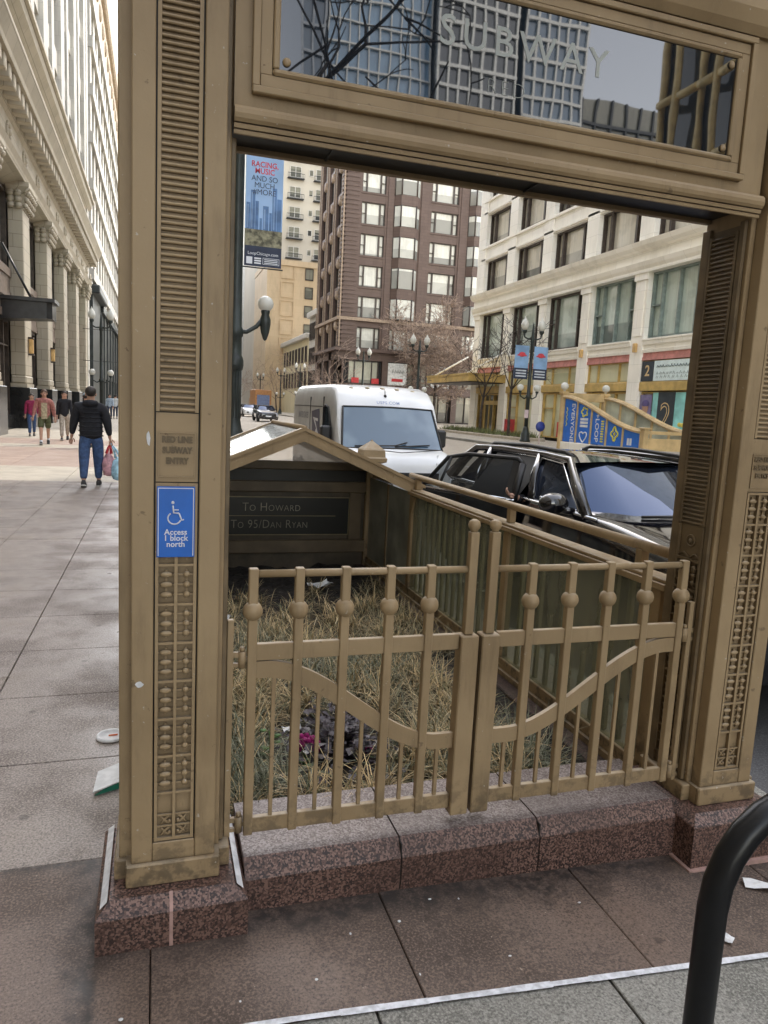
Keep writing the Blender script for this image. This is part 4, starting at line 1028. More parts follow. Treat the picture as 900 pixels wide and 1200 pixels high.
# --- cream terracotta building on the left (faces +X)
def left_store():
    B = thing('office_building', 'cream terracotta building with giant pilasters and dentil cornice on the left', 'building', (-6, 45, 0))
    XW = -6.1; cols = [29.0 + 7.15 * k for k in range(-1, 6)]; YA, YZ = 20.0, 66.2
    MB().box(-40, XW - .35, YA, YZ, -.1, 62).build('core', DARK, B)
    sh_ = MB().box(0, .6, -.85, .85, 2.3, 9.3, bev=.03).box(0, .66, -.95, .95, 1.78, 1.95).box(0, .63, -.9, .9, 1.95, 2.3, bev=.06)
    o = sh_.build('pilaster', CREAM)
    MB().box(-.05, .78, -1.05, 1.05, -.05, 1.775, bev=.02).build('plinth', BLACKG, o)
    c = MB(); c.rings([[(0, -.85, 9.3), (.62, -.85, 9.3), (.62, .85, 9.3), (0, .85, 9.3)], [(0, -.95, 9.9), (.72, -.95, 9.9), (.72, .95, 9.9), (0, .95, 9.9)], [(0, -1.15, 10.15), (.9, -1.15, 10.15), (.9, 1.15, 10.15), (0, 1.15, 10.15)], [(0, -1.15, 10.33), (.9, -1.15, 10.33), (.9, 1.15, 10.33), (0, 1.15, 10.33)]], smooth=False)
    for i in range(5):
        y = -.84 + i * .42
        for z, e in ((9.42, .08), (9.66, .12), (9.9, .18)): c.ball((.64 + e, y, z), 1, 8, sz=(.06 + e * .4, .13, .12))
    for z, e in ((9.42, .06), (9.66, .1), (9.9, .16)):
        for x in (.15, .45): c.ball((x, -.87 - e, z), 1, 8, sz=(.15, .09, .14))
    for s in (-1, 1): c.tube([(.8 + .1 * math.cos(a), s * (1.0 + .1 * math.sin(a)), 10.0 + .12 * math.cos(a * 1.0)) for a in [k * .5 for k in range(13)]], .05, 6)
    c.build('capital', CREAM, o)
    P = Tpl(o)
    for y in cols: P.put(B, XW, y, 0, 0)
    up = win_tpl(5.2, 3.2, (-1.3, 1.3), (), BRONZE_F, GLASS_L, .12, .1, .2)
    gr = win_tpl(5.2, 4.0, (-1.5, .2, 1.5), ((-2.6, 2.6, 2.9),), BRONZE_F, STORE, .12, .09, .2)
    m = MB()
    for i in range(len(cols) - 1):
        yc = (cols[i] + cols[i + 1]) / 2
        up.put(B, XW - .02, yc, 6.75, RE); gr.put(B, XW - .02, yc, .62, RE)
        m.box(XW - .3, XW + .05, yc - 2.7, yc + 2.7, 4.65, 6.73); m.box(XW + .05, XW + .12, yc - 2.7, yc + 2.7, 6.4, 6.73); m.box(XW + .05, XW + .1, yc - 2.7, yc + 2.7, 5.5, 5.75); m.box(XW + .05, XW + .1, yc - 2.7, yc + 2.7, 4.65, 4.95)
    m.build('spandrel', SPAN_F, B)
    m = MB()
    for i in range(len(cols) - 1):
        yc = (cols[i] + cols[i + 1]) / 2; m.box(XW - .3, XW + .15, yc - 2.6, yc + 2.6, -.05, .6)
    m.build('stall_riser', BLACKG, B)
    def band(name, pts, mat):
        q = MB(); q.prism([(x, YA, z) for x, z in pts], (0, YZ + .4 - YA, 0)); return q.build(name, mat, B)
    band('entablature', [(-6.5, 10.05), (-5.62, 10.34), (-5.36, 10.36), (-5.3, 10.55), (-5.2, 10.75), (-5.5, 10.8), (-5.5, 11.95), (-5.4, 12.05), (-5.35, 12.15), (-5.3, 12.6), (-6.5, 12.6)], CREAM)
    band('cornice', [(-6.5, 12.6), (-4.72, 12.62), (-4.68, 12.8), (-4.58, 13.0), (-4.45, 13.25), (-4.45, 13.36), (-6.5, 13.5)], CREAM)
    y = YA + .3; D = Tpl(MB().box(0, .53, 0, .42, 0, .48, bev=.03).build('dentil', CREAM))
    while y < YZ: D.put(B, -5.35, y, 12.12, 0); y += .86
    m = MB()
    for k in range(14):
        y = YA + 1.6 + k * 3.575
        m.tube([(-5.48, y + .36 * math.cos(a), 11.38 + .36 * math.sin(a)) for a in [j * PI / 8 for j in range(17)]], .07, 6); m.ball((-5.48, y, 11.38), .15, 8)
    m.build('roundel', CREAM, B)
    m = MB()
    for k, y in enumerate([YA + 1.79 * j for j in range(27)]): m.box(-6.5, -5.65, y - (.62 if k % 2 else .42), y + (.62 if k % 2 else .42), 13.4, 16.4); 
    m.box(-6.5, -5.62, YA, YZ, 13.3, 13.95); m.box(-6.5, -5.7, YA, YZ, 15.9, 16.4)
    m.build('attic_pier', CREAM, B)
    band('upper_cornice', [(-6.5, 16.3), (-5.6, 16.35), (-5.45, 16.5), (-5.2, 16.75), (-5.15, 17.05), (-5.0, 17.1), (-5.0, 17.3), (-6.5, 17.4)], CREAM)
    m = MB()
    for y in cols[0:1] + cols[1:]: m.box(-6.9, -5.5, y - .8, y + .8, 17.35, 61)
    for i in range(len(cols) - 1): yc = (cols[i] + cols[i + 1]) / 2; m.box(-6.9, -5.6, yc - .5, yc + .5, 17.35, 61)
    m.box(-6.9, -5.45, YZ - .9, YZ + .4, 0, 61)
    for k in range(11): m.box(-6.9, -5.72, YA, YZ, 17.3 + 4.1 * k + 2.9, 17.3 + 4.1 * k + 4.1)
    m.build('upper_wall', CREAM_W, B)
    aw = win_tpl(2.6, 2.9, (0,), ((-1.3, 1.3, 1.45),), BRONZE_F, STORE, .12, .12, .15)
    at = win_tpl(1.1, 1.95, (), (), BRONZE_F, STORE, .1, .1, .1)
    for i in range(len(cols) - 1):
        for s in (-1, 1):
            for k in range(5): aw.put(B, -6.3, (cols[i] + cols[i + 1]) / 2 + s * 1.72, 17.3 + 4.1 * k, RE)
    for k in range(25): at.put(B, -6.05, YA + .895 + 1.79 * k, 13.95, RE)
    q = MB()
    for i in range(len(cols) - 1):
        for k in range(5, 11):
            yc = (cols[i] + cols[i + 1]) / 2
            q.poly([(-6.28, yc - 3, 17.3 + 4.1 * k), (-6.28, yc + 3, 17.3 + 4.1 * k), (-6.28, yc + 3, 20.2 + 4.1 * k), (-6.28, yc - 3, 20.2 + 4.1 * k)])
    o = q.build('window', STORE, B); o['kind'] = 'stuff'
    # wall lanterns on the pilasters
    for i in (2, 3):
        l_ = thing('wall_lantern', ['', '', 'amber wall lantern on the pilaster nearest the black canopy', 'amber wall lantern on the next pilaster beyond the black canopy'][i], 'lantern', (-5.4, cols[i], 3.6))
        MB().box(-5.48, -5.3, cols[i] - .11, cols[i] + .11, 3.3, 3.95, bev=.03).build('lantern_glass', ORANGE, l_)
        MB().box(-5.495, -5.28, cols[i] - .13, cols[i] + .13, 3.95, 4.02).box(-5.495, -5.28, cols[i] - .13, cols[i] + .13, 3.22, 3.29).build('lantern_cap', BRONZE_F, l_)
    cn = thing('entrance_canopy', 'black metal canopy over the entrance of the left building', 'canopy', (-5, 35, 4.8))
    BLK = M_simple('canopy_black', (.020, .021, .023), .35, var=.3)
    m = MB(); m.prism([(-8.5, 33.2, 4.35), (-4.35, 33.2, 4.62), (-4.15, 33.35, 4.62), (-4.15, 33.35, 5.28), (-4.35, 33.2, 5.28), (-8.5, 33.2, 5.28)], (0, 1.2, 0)); m.box(-8.5, -4.02, 33.06, 34.5, 5.28, 5.42)
    m.build('canopy_box', BLK, cn)
    MB().tube([(-5.0, 34, 5.4), (-6.1, 34, 7.6)], .05, 6).build('tie_rod', BLK, cn)
    text_mb('a\n+', .34, FACE_S(-6.05, 33.19, 4.85), .005).build('lettering', SWHITE, cn) if False else None
left_store()
B = thing('added_unseen_building', 'added unseen plain cream block beside the left pavement next to the camera', 'building', (-8, 2, 0))  # out-of-view rest of the left row, added to cut the sky light
MB().box(-40, -6.2, -26, 19.9, -.1, 44).build('wall', CREAM, B)
q = MB()
for i in range(15):
    for j in range(10): q.poly([(-6.19, -24.5 + i * 3, 1 + 4.2 * j), (-6.19, -22.6 + i * 3, 1 + 4.2 * j), (-6.19, -22.6 + i * 3, 3.9 + 4.2 * j), (-6.19, -24.5 + i * 3, 3.9 + 4.2 * j)])
o = q.build('window', STORE, B); o['kind'] = 'stuff'

def far_left():
    B = thing('corner_building', 'far building with black shop front and white floor bands on the left', 'building', (-8, 110, 0))
    MB().box(-40, -6.3, 76, 330, -.1, 44.8).build('core', DARK, B)
    BG = M_simple('shopfront_black', (.030, .038, .038), .4, var=.4, scale=1)
    m = MB()
    m.box(-7, -5.9, 76, 86, -.1, 11.2); m.box(-7, -5.2, 75.5, 86.4, 11.2, 12.0, bev=.1); m.box(-6.9, -6.0, 86, 330, 3.6, 10.6)
    for k in range(40): m.box(-6.9, -5.85, 86 + k * 6.0, 87.0 + k * 6.0, -.1, 10.8)
    m.box(-6.9, -5.6, 86.4, 330, 10.6, 11.3); m.build('shop_front', BG, B)
    MB().box(-6.28, -6.2, 87, 329, .3, 3.6).build('shop_window', STORE, B)
    m = MB()
    for k in range(64): m.box(-6.29, -6.0, 76 + k * 4.0, 77.5 + k * 4.0, 11.3, 38)
    m.build('pier', CREAM_W, B)
    for k in range(7): MB().box(-6.28, -5.75, 75.9, 330, 12.5 + k * 4.1, 13.5 + k * 4.1).build('floor_band', CREAM_W, B)
    q = MB()
    for k in range(6):
        for j in range(24): q.poly([(-6.26, 77.5 + j * 4.0, 13.6 + k * 4.1), (-6.26, 80.0 + j * 4, 13.6 + k * 4.1), (-6.26, 80.0 + j * 4, 16.4 + k * 4.1), (-6.26, 77.5 + j * 4, 16.4 + k * 4.1)])
    o = q.build('window', STORE, B); o['kind'] = 'stuff'
    m = MB(); m.box(-6.29, -5.8, 75.9, 330, 38, 42.6); m.box(-6.3, -5.3, 75, 330, 42.6, 44.9, bev=.2)
    for k in range(36): m.ball((-5.75, 77.5 + k * 4, 40.3), 1, 8, sz=(.25, .8, .8))
    m.build('frieze', M_simple('frieze_tan', (.52, .43, .32), .7), B)
far_left()

# --- gilded bay-fronted block farther back on the store side, mirrored at the right end of the sign
B = thing('gilded_block', 'gold ribbed bay window block behind the photographer on the store side', 'building', (28, -23, 0))
MB().box(23.2, 45, -27.2, -17.7, -.1, 34).build('glazing', STORE, B)
GLD = M_simple('gilded_metal', (.80, .62, .30), .35, var=.2, scale=2)
for k in range(8): MB().tube([(23.0 - .35 * (k % 2), -27.0 + k * 1.32, .2), (23.0 - .35 * (k % 2), -27.0 + k * 1.32, 34)], .17, 8).build('gold_rib', GLD, B)
for j in range(10):
    q = MB(); z = 3.4 + j * 3.3
    for k in range(7):
        y0_, y1_ = -27.0 + k * 1.32, -27.0 + (k + 1) * 1.32
        q.tube([(22.95 - .35 * math.sin(PI * t_ ) - .1, lerp_(y0_, y1_, t_), z - .25 * math.sin(PI * t_)) for t_ in (0, .25, .5, .75, 1)], .2, 6)
    q.build('gold_sill', GLD, B)

# --- towers behind the photographer (seen reflected in the sign and the car)
def tower(label, x0, x1, y0, y1, z1, grid, glass, px, pz, lw):
    B = thing('glass_tower', label, 'tower', ((x0 + x1) / 2, (y0 + y1) / 2, 0))
    MB().box(x0, x1, y0, y1 - .35, -.1, z1).build('glazing', glass, B)
    m = MB(); x = x0
    while x <= x1 + .01: m.box(x - lw, x + lw, y1 - .34, y1, 0, z1); x += px
    z = 3.0
    while z < z1: m.box(x0, x1, y1 - .33, y1 + .05, z - lw * 1.4, z + lw * 1.4); z += pz
    m.build('grid', grid, B)
    return B
TG = M_winglass('tower_glass_blue', (.20, .34, .50), (.06, .10, .15), .45, .05, 1.8, .25)
TW = M_simple('grid_white', (.75, .75, .72), .5)
TGR = M_simple('grid_grey', (.35, .38, .42), .5)
tower('blue glass tower with fine grid behind the photographer', 19, 32, -115, -86, 120, TW, TG, 1.3, 2.6, .07)
tower('white gridded tower behind the photographer', 32.3, 43, -115, -84, 120, TW, M_winglass('tower_glass_dark', (.16, .2, .22), (.03, .04, .05), .5, .05, 1.8, .3), 1.5, 2.4, .14)
tower('second white gridded tower behind the photographer', 46, 55, -118, -88, 120, TW, TG, 1.5, 2.4, .14)
tower('dark low office block behind the photographer', 55.2, 72, -120, -92, 47, M_simple('grid_dark', (.05, .055, .06), .5), STORE, 2.4, 3.4, .15)
tower('pale blue glass block behind the photographer', 60, 68, -150, -121, 66, TGR, M_winglass('tower_glass_pale', (.42, .55, .66), (.2, .3, .4), .4, .05, 1.8, .25), 1.5, 3.2, .08)
tower('grey grid slab at the edge of the towers behind the photographer', 15.6, 18.2, -110, -84, 90, TGR, TG, 1.3, 3.0, .12)
# ------------------------------------------------------------------ vehicles
def lerp(a, b, t): return a + (b - a) * t
CARBLK = M_simple('car_paint_black', (.006, .006, .009), .08, var=.1, coat=1.0)
CARWHT = M_simple('van_paint_white', (.78, .80, .82), .22, var=.06, scale=1.5, coat=.5)
CARSHD = M_simple('van_side_shaded', (.44, .45, .45), .4, var=.12, scale=1.5)  # van white greyed to paint in the shade on its sides
t = NT('car_glass'); t.b.inputs['Specular Tint'].default_value = (.22, .36, .72, 1); CGL = t.done((.010, .013, .020), .02, 0, .5, 1.9)
TYRE = M_simple('tyre_rubber', (.018, .018, .018), .8); RIM = M_simple('rim_metal', (.35, .35, .36), .3, metal=.8); BLKPL = M_simple('black_plastic', (.012, .012, .013), .45)
CHROME = M_simple('chrome', (.6, .62, .65), .12, metal=1.0); HEADL = M_simple('headlight_glass', (.55, .58, .60), .08, coat=1); TAILR = M_simple('taillight_red', (.35, .01, .01), .2)
def wheel(x, y, r, w, parent, s):
    o = MB().lathe([(r * .62, -w / 2), (r * .9, -w / 2), (r, -w * .35), (r, w * .35), (r * .9, w / 2), (r * .62, w / 2)], seg=28).xform(Matrix.Translation((x, y, r)) @ Matrix.Rotation(PI / 2, 4, 'Y')).build('tyre', TYRE, parent)
    m = MB().lathe([(0, -.02), (r * .25, -.02), (r * .6, .02), (r * .63, .06), (r * .63, w * .4), (r * .6, w * .4)], seg=28)
    for k in range(5):
        a = k * 2 * PI / 5; m.prism([(r * .12 * math.cos(a + .6), r * .12 * math.sin(a + .6), -.03), (r * .6 * math.cos(a + .12), r * .6 * math.sin(a + .12), -.015), (r * .6 * math.cos(a - .12), r * .6 * math.sin(a - .12), -.015), (r * .12 * math.cos(a - .6), r * .12 * math.sin(a - .6), -.03)], (0, 0, .03))
    m.xform(Matrix.Translation((x + s * w * .36, y, r)) @ Matrix.Rotation(-s * PI / 2, 4, 'Y')).build('rim', RIM, o)
def loft_body(stations, k=14):
    """stations: (y, half width, z bottom, z shoulder, z top centre, top half width) -> closed rounded cross-sections"""
    R_ = []
    for (y, hw, zb, zs, zt, tw) in stations:
        half = [(hw * .82, zb), (hw * .97, zb + .10), (hw, lerp(zb, zs, .45)), (hw * .995, lerp(zb, zs, .8)), (hw * .96, zs), (lerp(hw, tw, .55), lerp(zs, zt, .62)), (tw, lerp(zs, zt, .88)), (tw * .5, zt - .005), (0, zt)]
        pts = half + [(-x, z) for x, z in half[-2::-1]]
        R_.append([(x, y, z) for x, z in pts])
    return R_
def suv(label, paint, loc, rz=0, open_door=False, group=None, detail=True):
    r = thing('parked_suv', label, 'car', (0, 0, 0), group)
    st = [(.02, .70, .42, .62, .74, .55), (.10, .84, .26, .66, .86, .70), (.30, .91, .22, .80, .97, .76), (.75, .945, .22, .90, 1.02, .80), (1.25, .95, .22, .97, 1.075, .82), (1.62, .95, .22, 1.02, 1.11, .84),
          (2.4, .95, .22, 1.045, 1.12, .84), (3.4, .95, .22, 1.07, 1.13, .84), (4.2, .94, .24, 1.09, 1.14, .82), (4.55, .90, .30, 1.08, 1.12, .78), (4.68, .80, .40, .95, 1.02, .66)]
    b = MB(); b.rings(loft_body(st)); body = b.build('body', paint, r)
    m2 = body.modifiers.new('s', 'SUBSURF'); m2.levels = 1; m2.render_levels = 1
    # glasshouse: belt and roof outlines
    def ring(z, y0, y1, w0, w1, k): # front width w0, rear w1
        return [(-w0 * .62, y0 - .10 * k, z), (-w0 * .93, y0, z), (-w0, y0 + .16, z), (-lerp(w0, w1, .5) * 1.01, (y0 + y1) / 2, z), (-w1, y1 - .14, z), (-w1 * .9, y1, z), (w1 * .9, y1, z), (w1, y1 - .14, z), (lerp(w0, w1, .5) * 1.01, (y0 + y1) / 2, z), (w0, y0 + .16, z), (w0 * .93, y0, z), (w0 * .62, y0 - .10 * k, z)]
    A = ring(1.06, 1.74, 4.50, .86, .83, 2.2); Bq = ring(1.455, 2.28, 4.12, .665, .655, 1.0)
    g = MB(); mid = [tuple(lerp(a, c, .5) * (1.015 if i == 0 else 1) for i, (a, c) in enumerate(zip(p, q))) for p, q in zip(A, Bq)]
    g.rings([A, mid, Bq], caps=False); gl_ = g.build('window_glass', CGL, r)
    # roof
    rf = MB(); N = 12; rows = []
    for i in range(N + 1):
        t_ = i / N; y = lerp(2.20, 4.26, t_); hw = lerp(.685, .675, t_); crown = .052 * math.sin(PI * (.18 + .72 * t_)) + .0
        rows.append([(hw * s, y + (-.10 * (1 - abs(s)) * (1 - t_)) , 1.447 + crown * (1 - abs(s) ** 2.4)) for s in (-1, -.92, -.7, -.4, 0, .4, .7, .92, 1)])
    rf.rings(rows, caps=False, closed=False)
    rf.rings([[(p[0], p[1], p[2] - .03) for p in q] for q in rows], caps=False, closed=False)
    rf.build('roof', paint, r)
    for s in (-1, 1):
        m = MB()
        m.tube([(s * .87, 1.70, 1.055), (s * .80, 1.98, 1.255), (s * .685, 2.29, 1.455), (s * .675, 2.7, 1.478), (s * .67, 3.6, 1.482), (s * .665, 4.2, 1.455), (s * .72, 4.42, 1.31), (s * .82, 4.56, 1.10)], [.045, .045, .04, .03, .03, .04, .06, .07], 8)
        m.tube([(s * .868, 2.58, 1.06), (s * .78, 2.72, 1.28), (s * .672, 2.82, 1.455)], .045, 8)
        m.tube([(s * .862, 3.75, 1.06), (s * .77, 3.79, 1.28), (s * .667, 3.83, 1.455)], .045, 8)
        m.build('pillar', paint if detail else BLKPL, r)
        MB().tube([(s * .892, 1.55, 1.065), (s * .90, 3.0, 1.085), (s * .88, 4.4, 1.10)], .012, 6).tube([(s * .872, 1.82, 1.085), (s * .80, 2.10, 1.265), (s * .70, 2.38, 1.42), (s * .69, 2.8, 1.445), (s * .685, 3.8, 1.445)], .010, 6).build('chrome_trim', CHROME, r)
        if detail:
            MB().tube([(s * .60, 2.40, 1.475), (s * .60, 2.52, 1.515), (s * .60, 3.2, 1.535), (s * .59, 3.95, 1.515), (s * .585, 4.08, 1.475)], .020, 8).build('roof_rail', BLKPL, r)
            q = MB(); q.ball((s * 1.045, 1.92, 1.14), 1, 14, sz=(.13, .085, .085)); q.tube([(s * .89, 1.86, 1.08), (s * 1.0, 1.90, 1.10)], .028, 8); mo = q.build('side_mirror', paint, r)
            MB().box(s * .95, s * 1.13, 1.99, 2.004, 1.09, 1.19, bev=.01).build('mirror_glass', CHROME, mo)
        q = MB(); q.prism([(s * .55, .12, .72), (s * .85, .30, .74), (s * .86, .42, .82), (s * .55, .19, .80)], (0, -.03, .0)); q.build('headlight', HEADL, r)
        q = MB(); q.prism([(s * .55, 4.66, .86), (s * .88, 4.58, .86), (s * .86, 4.56, 1.0), (s * .55, 4.65, .98)], (0, .035, 0)); q.build('taillight', TAILR, r)
        for y in (.92, 3.72):
            wheel(s * .84, y, .36, .24, r, s)
            q = MB(); q.tube([(s * .945, y + .44 * math.cos(a), .36 + .44 * math.sin(a)) for a in [k * PI / 12 for k in range(13)]], .035, 6); q.build('wheel_arch', BLKPL, r)
    MB().box(-.55, .55, .03, .08, .45, .66, bev=.02).build('grille', BLKPL, r)
    MB().box(-.26, .26, .012, .028, .46, .58).build('number_plate', SWHITE, r); MB().box(-.26, .26, 4.675, 4.69, .62, .74).build('number_plate', SWHITE, r)
    MB().tube([(-.55, 1.47, 1.10), (.0, 1.42, 1.115), (.1, 1.45, 1.13)], .012, 6).tube([(.0, 1.43, 1.105), (.62, 1.5, 1.11)], .012, 6).build('wiper', BLKPL, r)
    if open_door:
        MB().rings([[(-.957, 2.72, .32), (-.957, 2.72, 1.06), (-.80, 2.72, 1.27), (-.70, 2.74, 1.44)], [(-.957, 3.66, .45), (-.957, 3.68, 1.06), (-.80, 3.68, 1.27), (-.70, 3.66, 1.43)]], caps=False, closed=False).build('door_opening', DARK, r)
        d = bpy.data.objects.new('rear_door', None); COL.objects.link(d); d.parent = r; d.location = (-.97, 2.70, 0); d.rotation_euler = (0, 0, math.radians(0))
        # door built straight along +Y from its hinge, then swung out towards the kerb
        ang = math.radians(33)
        Mx = Matrix.Translation((-.97, 2.70, 0)) @ Matrix.Rotation(ang, 4, 'Z')
        q = MB(); q.prism([(-.03, 0, .34), (-.03, .62, .34), (-.03, .98, .60), (-.03, 1.06, 1.07), (-.03, 0, 1.045)], (.07, 0, 0), bev=.012); q.xform(Mx); q.build('door_skin', paint, d)
        q = MB()
        F = [(.0, .02, 1.045), (.13, .02, 1.38), (.15, .08, 1.425), (.155, .62, 1.425), (.13, .84, 1.38), (.0, 1.05, 1.075)]
        q.tube([F[0], F[1]], .035, 8); q.tube(F[1:], .02, 8); q.tube([(.0, .86, 1.07), (.125, .80, 1.385)], .014, 6); q.tube([(-.02, .0, 1.06), (-.02, 1.05, 1.085)], .014, 6, 1)
        q.prism([(-.01, .0, 1.05), (-.01, .12, 1.05), (.135, .12, 1.41), (.135, .0, 1.38)], (.02, 0, 0)); q.xform(Mx); q.build('window_frame', [BLKPL, CHROME], d)
        q = MB(); q.poly([(.0, .06, 1.05), (.0, 1.02, 1.08), (.125, .83, 1.38), (.152, .62, 1.42), (.148, .08, 1.42)]); q.xform(Mx)
        tt = NT('door_glass'); a_ = tt.new('ShaderNodeBsdfTransparent'); a_.inputs[0].default_value = (.42, .44, .44, 1); mx = tt.new('ShaderNodeMixShader'); mx.inputs[0].default_value = .38
        tt.link(a_.outputs[0], mx.inputs[1]); tt.link(tt.b.outputs[0], mx.inputs[2]); tt.link(mx.outputs[0], tt.n['Material Output'].inputs[0]); q.build('door_glass', tt.done((.008, .009, .011), .02, 0, .6, 1.6), d)
    r.location = loc; r.rotation_euler = (0, 0, rz)
    return r
suv('black parked car with its rear kerbside door open beside the railing', CARBLK, (4.05, 3.05, -.205), 0, True)

def van():
    r = thing('delivery_van', 'white high roof delivery van parked facing the camera behind the black car', 'van', (0, 0, 0))
    hw = 1.02
    st = [(.0, .80, .40, .62, .78, .7), (.06, .95, .30, .75, .95, .85), (.30, 1.0, .26, .98, 1.09, .88), (.66, hw, .24, 1.02, 1.10, .96), (.86, hw, .24, 1.20, 1.30, .96), (1.08, hw, .24, 1.60, 1.74, .95), (1.20, hw, .24, 1.80, 1.97, .93), (1.45, hw, .24, 1.99, 2.18, .90), (1.85, hw, .24, 2.06, 2.265, .88), (3.5, hw, .24, 2.07, 2.29, .88), (5.1, hw, .24, 2.07, 2.29, .88), (5.3, hw, .26, 2.05, 2.27, .87), (5.36, .98, .35, 2.0, 2.2, .84)]
    R_ = []
    for (y, w_, zb, zs, zt, tw) in st:
        half = [(w_ * .88, zb), (w_ * .985, zb + .08), (w_, lerp(zb, zs, .3)), (w_, lerp(zb, zs, .6)), (w_ * .992, lerp(zb, zs, .9)), (w_ * .975, zs), (lerp(w_, tw, .55), lerp(zs, zt, .62)), (tw, lerp(zs, zt, .88)), (tw * .55, zt - .008), (0, zt)]
        R_.append([(x, y, z) for x, z in half + [(-x, z) for x, z in half[-2::-1]]])
    b = MB(); b.rings(R_)
    for f_ in b.bm.faces:
        c = f_.calc_center_median(); f_.normal_update()
        if abs(c.x) > .9 and c.y > 1.1 and abs(f_.normal.x) > .7: f_.material_index = 1
    b.build('body', [CARWHT, CARSHD], r)
    # windscreen: curved sheet just proud of the sloping front
    ws = MB(); rows = []
    for i in range(7):
        t_ = i / 6; y = lerp(.66, 1.10, t_); z = lerp(1.07, 1.82, t_); w_ = lerp(.975, .88, t_)
        rows.append([(w_ * s, y + .07 * abs(s) ** 2.4 - .085, z + .03 - .02 * abs(s) ** 2) for s in (-1, -.8, -.5, -.2, 0, .2, .5, .8, 1)])
    ws.rings(rows, caps=False, closed=False)
    t2 = NT('van_windscreen'); VG = t2.done(t2.mix(t2.ramp(t2.noise(1.3, 2), .4, .6), (.06, .115, .18), (.13, .20, .27)), .03, 0, .6, 1.7)
    ws.build('windscreen', VG, r)
    q = MB()
    q.tube([rows[0][0], *rows[0][1:]], .022, 6); q.tube(rows[-1], .018, 6)
    for k in (0, -1): q.tube([rw_[k] for rw_ in rows], .022, 6)
    q.tube([(-.75, .60, 1.13), (.0, .54, 1.16), (.25, .60, 1.22)], .014, 6); q.tube([(.0, .54, 1.14), (.7, .62, 1.18)], .014, 6)
    q.build('windscreen_seal', BLKPL, r)
    for s in (-1, 1):
        m = MB(); P = [(s * 1.022, 1.28, 1.16), (s * 1.022, 2.02, 1.14), (s * 1.02, 2.02, 1.80), (s * 1.01, 1.86, 1.84), (s * 1.01, 1.62, 1.80), (s * 1.018, 1.32, 1.40)]
        m.prism(P, (s * .012, 0, 0)); m.build('side_window', CGL, r)
        m = MB(); m.tube([(p[0] + s * .012, p[1], p[2]) for p in P + P[:1]], .016, 6); m.build('window_seal', BLKPL, r)
        m = MB(); m.box(s * 1.06, s * 1.26, 1.16, 1.30, 1.12, 1.46, bev=.035); m.tube([(s * 1.02, 1.3, 1.2), (s * 1.1, 1.24, 1.2)], .03, 6); mm = m.build('side_mirror', BLKPL, r)
        m = MB(); m.prism([(s * .62, .03, .86), (s * .93, .16, .92), (s * .95, .42, 1.05), (s * .70, .22, 1.02)], (0, -.03, .01)); m.build('headlight', HEADL, r)
        for y in (.98, 4.2): wheel(s * .90, y, .36, .24, r, s)
        MB().box(s * 1.02, s * 1.03, 1.2, 5.2, .50, .60).build('rub_strip', BLKPL, r)
        m = MB(); m.box(s * 1.0, s * 1.026, 2.08, 2.09, .4, 2.0).box(s * 1.0, s * 1.026, 3.35, 3.36, .4, 2.0).box(s * 1.0, s * 1.027, 2.2, 5.2, 1.80, 1.815); m.build('panel_seam', BLKPL, r)
        # side emblem: dark slanted square with a pale sweeping wing
        e = MB().prism([(s * 1.021, 2.32, 1.12), (s * 1.021, 3.02, 1.06), (s * 1.021, 3.18, 1.70), (s * 1.021, 2.46, 1.76)], (s * .006, 0, 0)).build('emblem', M_simple('emblem_slate', (.06, .06, .10), .5), r)
        MB().prism([(s * 1.028, 2.44, 1.22), (s * 1.028, 2.95, 1.14), (s * 1.028, 2.66, 1.36), (s * 1.028, 3.02, 1.58), (s * 1.028, 2.52, 1.56), (s * 1.028, 2.52, 1.50), (s * 1.028, 2.80, 1.52)], (s * .003, 0, 0)).build('emblem_wing', M_simple('emblem_white', (.66, .66, .68), .5), e)
        FX = FACE_W if s < 0 else FACE_E
        text_mb('UNITED STATES', .2, FX(s * 1.026, 4.1, 1.60), .001, sx=.8).build('lettering', M_simple('van_letter_grey', (.24, .24, .26), .5), r)
    tm = text_mb('USPS.COM', .088, Matrix.Translation((0, 1.085, 1.93)) @ Matrix.Rotation(math.radians(60), 4, 'X'), .001, .001, spacing=1.15); tm.build('lettering', M_simple('van_letter_blue', (.30, .36, .55), .5), r)
    m = MB()
    for x in (-.62, -.3, 0, .3, .62): m.ball((x, 1.52, 2.20 - .10 * abs(x) ** 3), 1, 8, sz=(.05, .06, .028))
    m.build('marker_lamp', M_simple('marker_amber', (.5, .42, .3), .3), r)
    MB().ball((0.0, 1.30, 2.06), 1, 8, sz=(.03, .05, .03)).tube([(0, 1.30, 2.05), (0, 1.34, 2.20)], .008, 5).build('antenna', BLKPL, r)
    MB().box(-.7, .7, -.01, .06, .5, .74, bev=.03).build('grille', BLKPL, r)
    MB().tube([(-.88, .38, 1.115), (0, .14, 1.06), (.88, .38, 1.115)], .008, 6).build('bonnet_seam', BLKPL, r)
    r.location = (4.16, 11.95, -.20)
van()
suv('dark red tailed car driving away far down the street', M_simple('car_paint_dark', (.012, .012, .02), .12, coat=1), (9.7, 66, -.03), 0, False, None, False)
suv('white car far down the street left of the dark one', M_simple('car_paint_white', (.75, .76, .78), .2, coat=.6), (10.6, 86, -.03), 0, False, None, False)
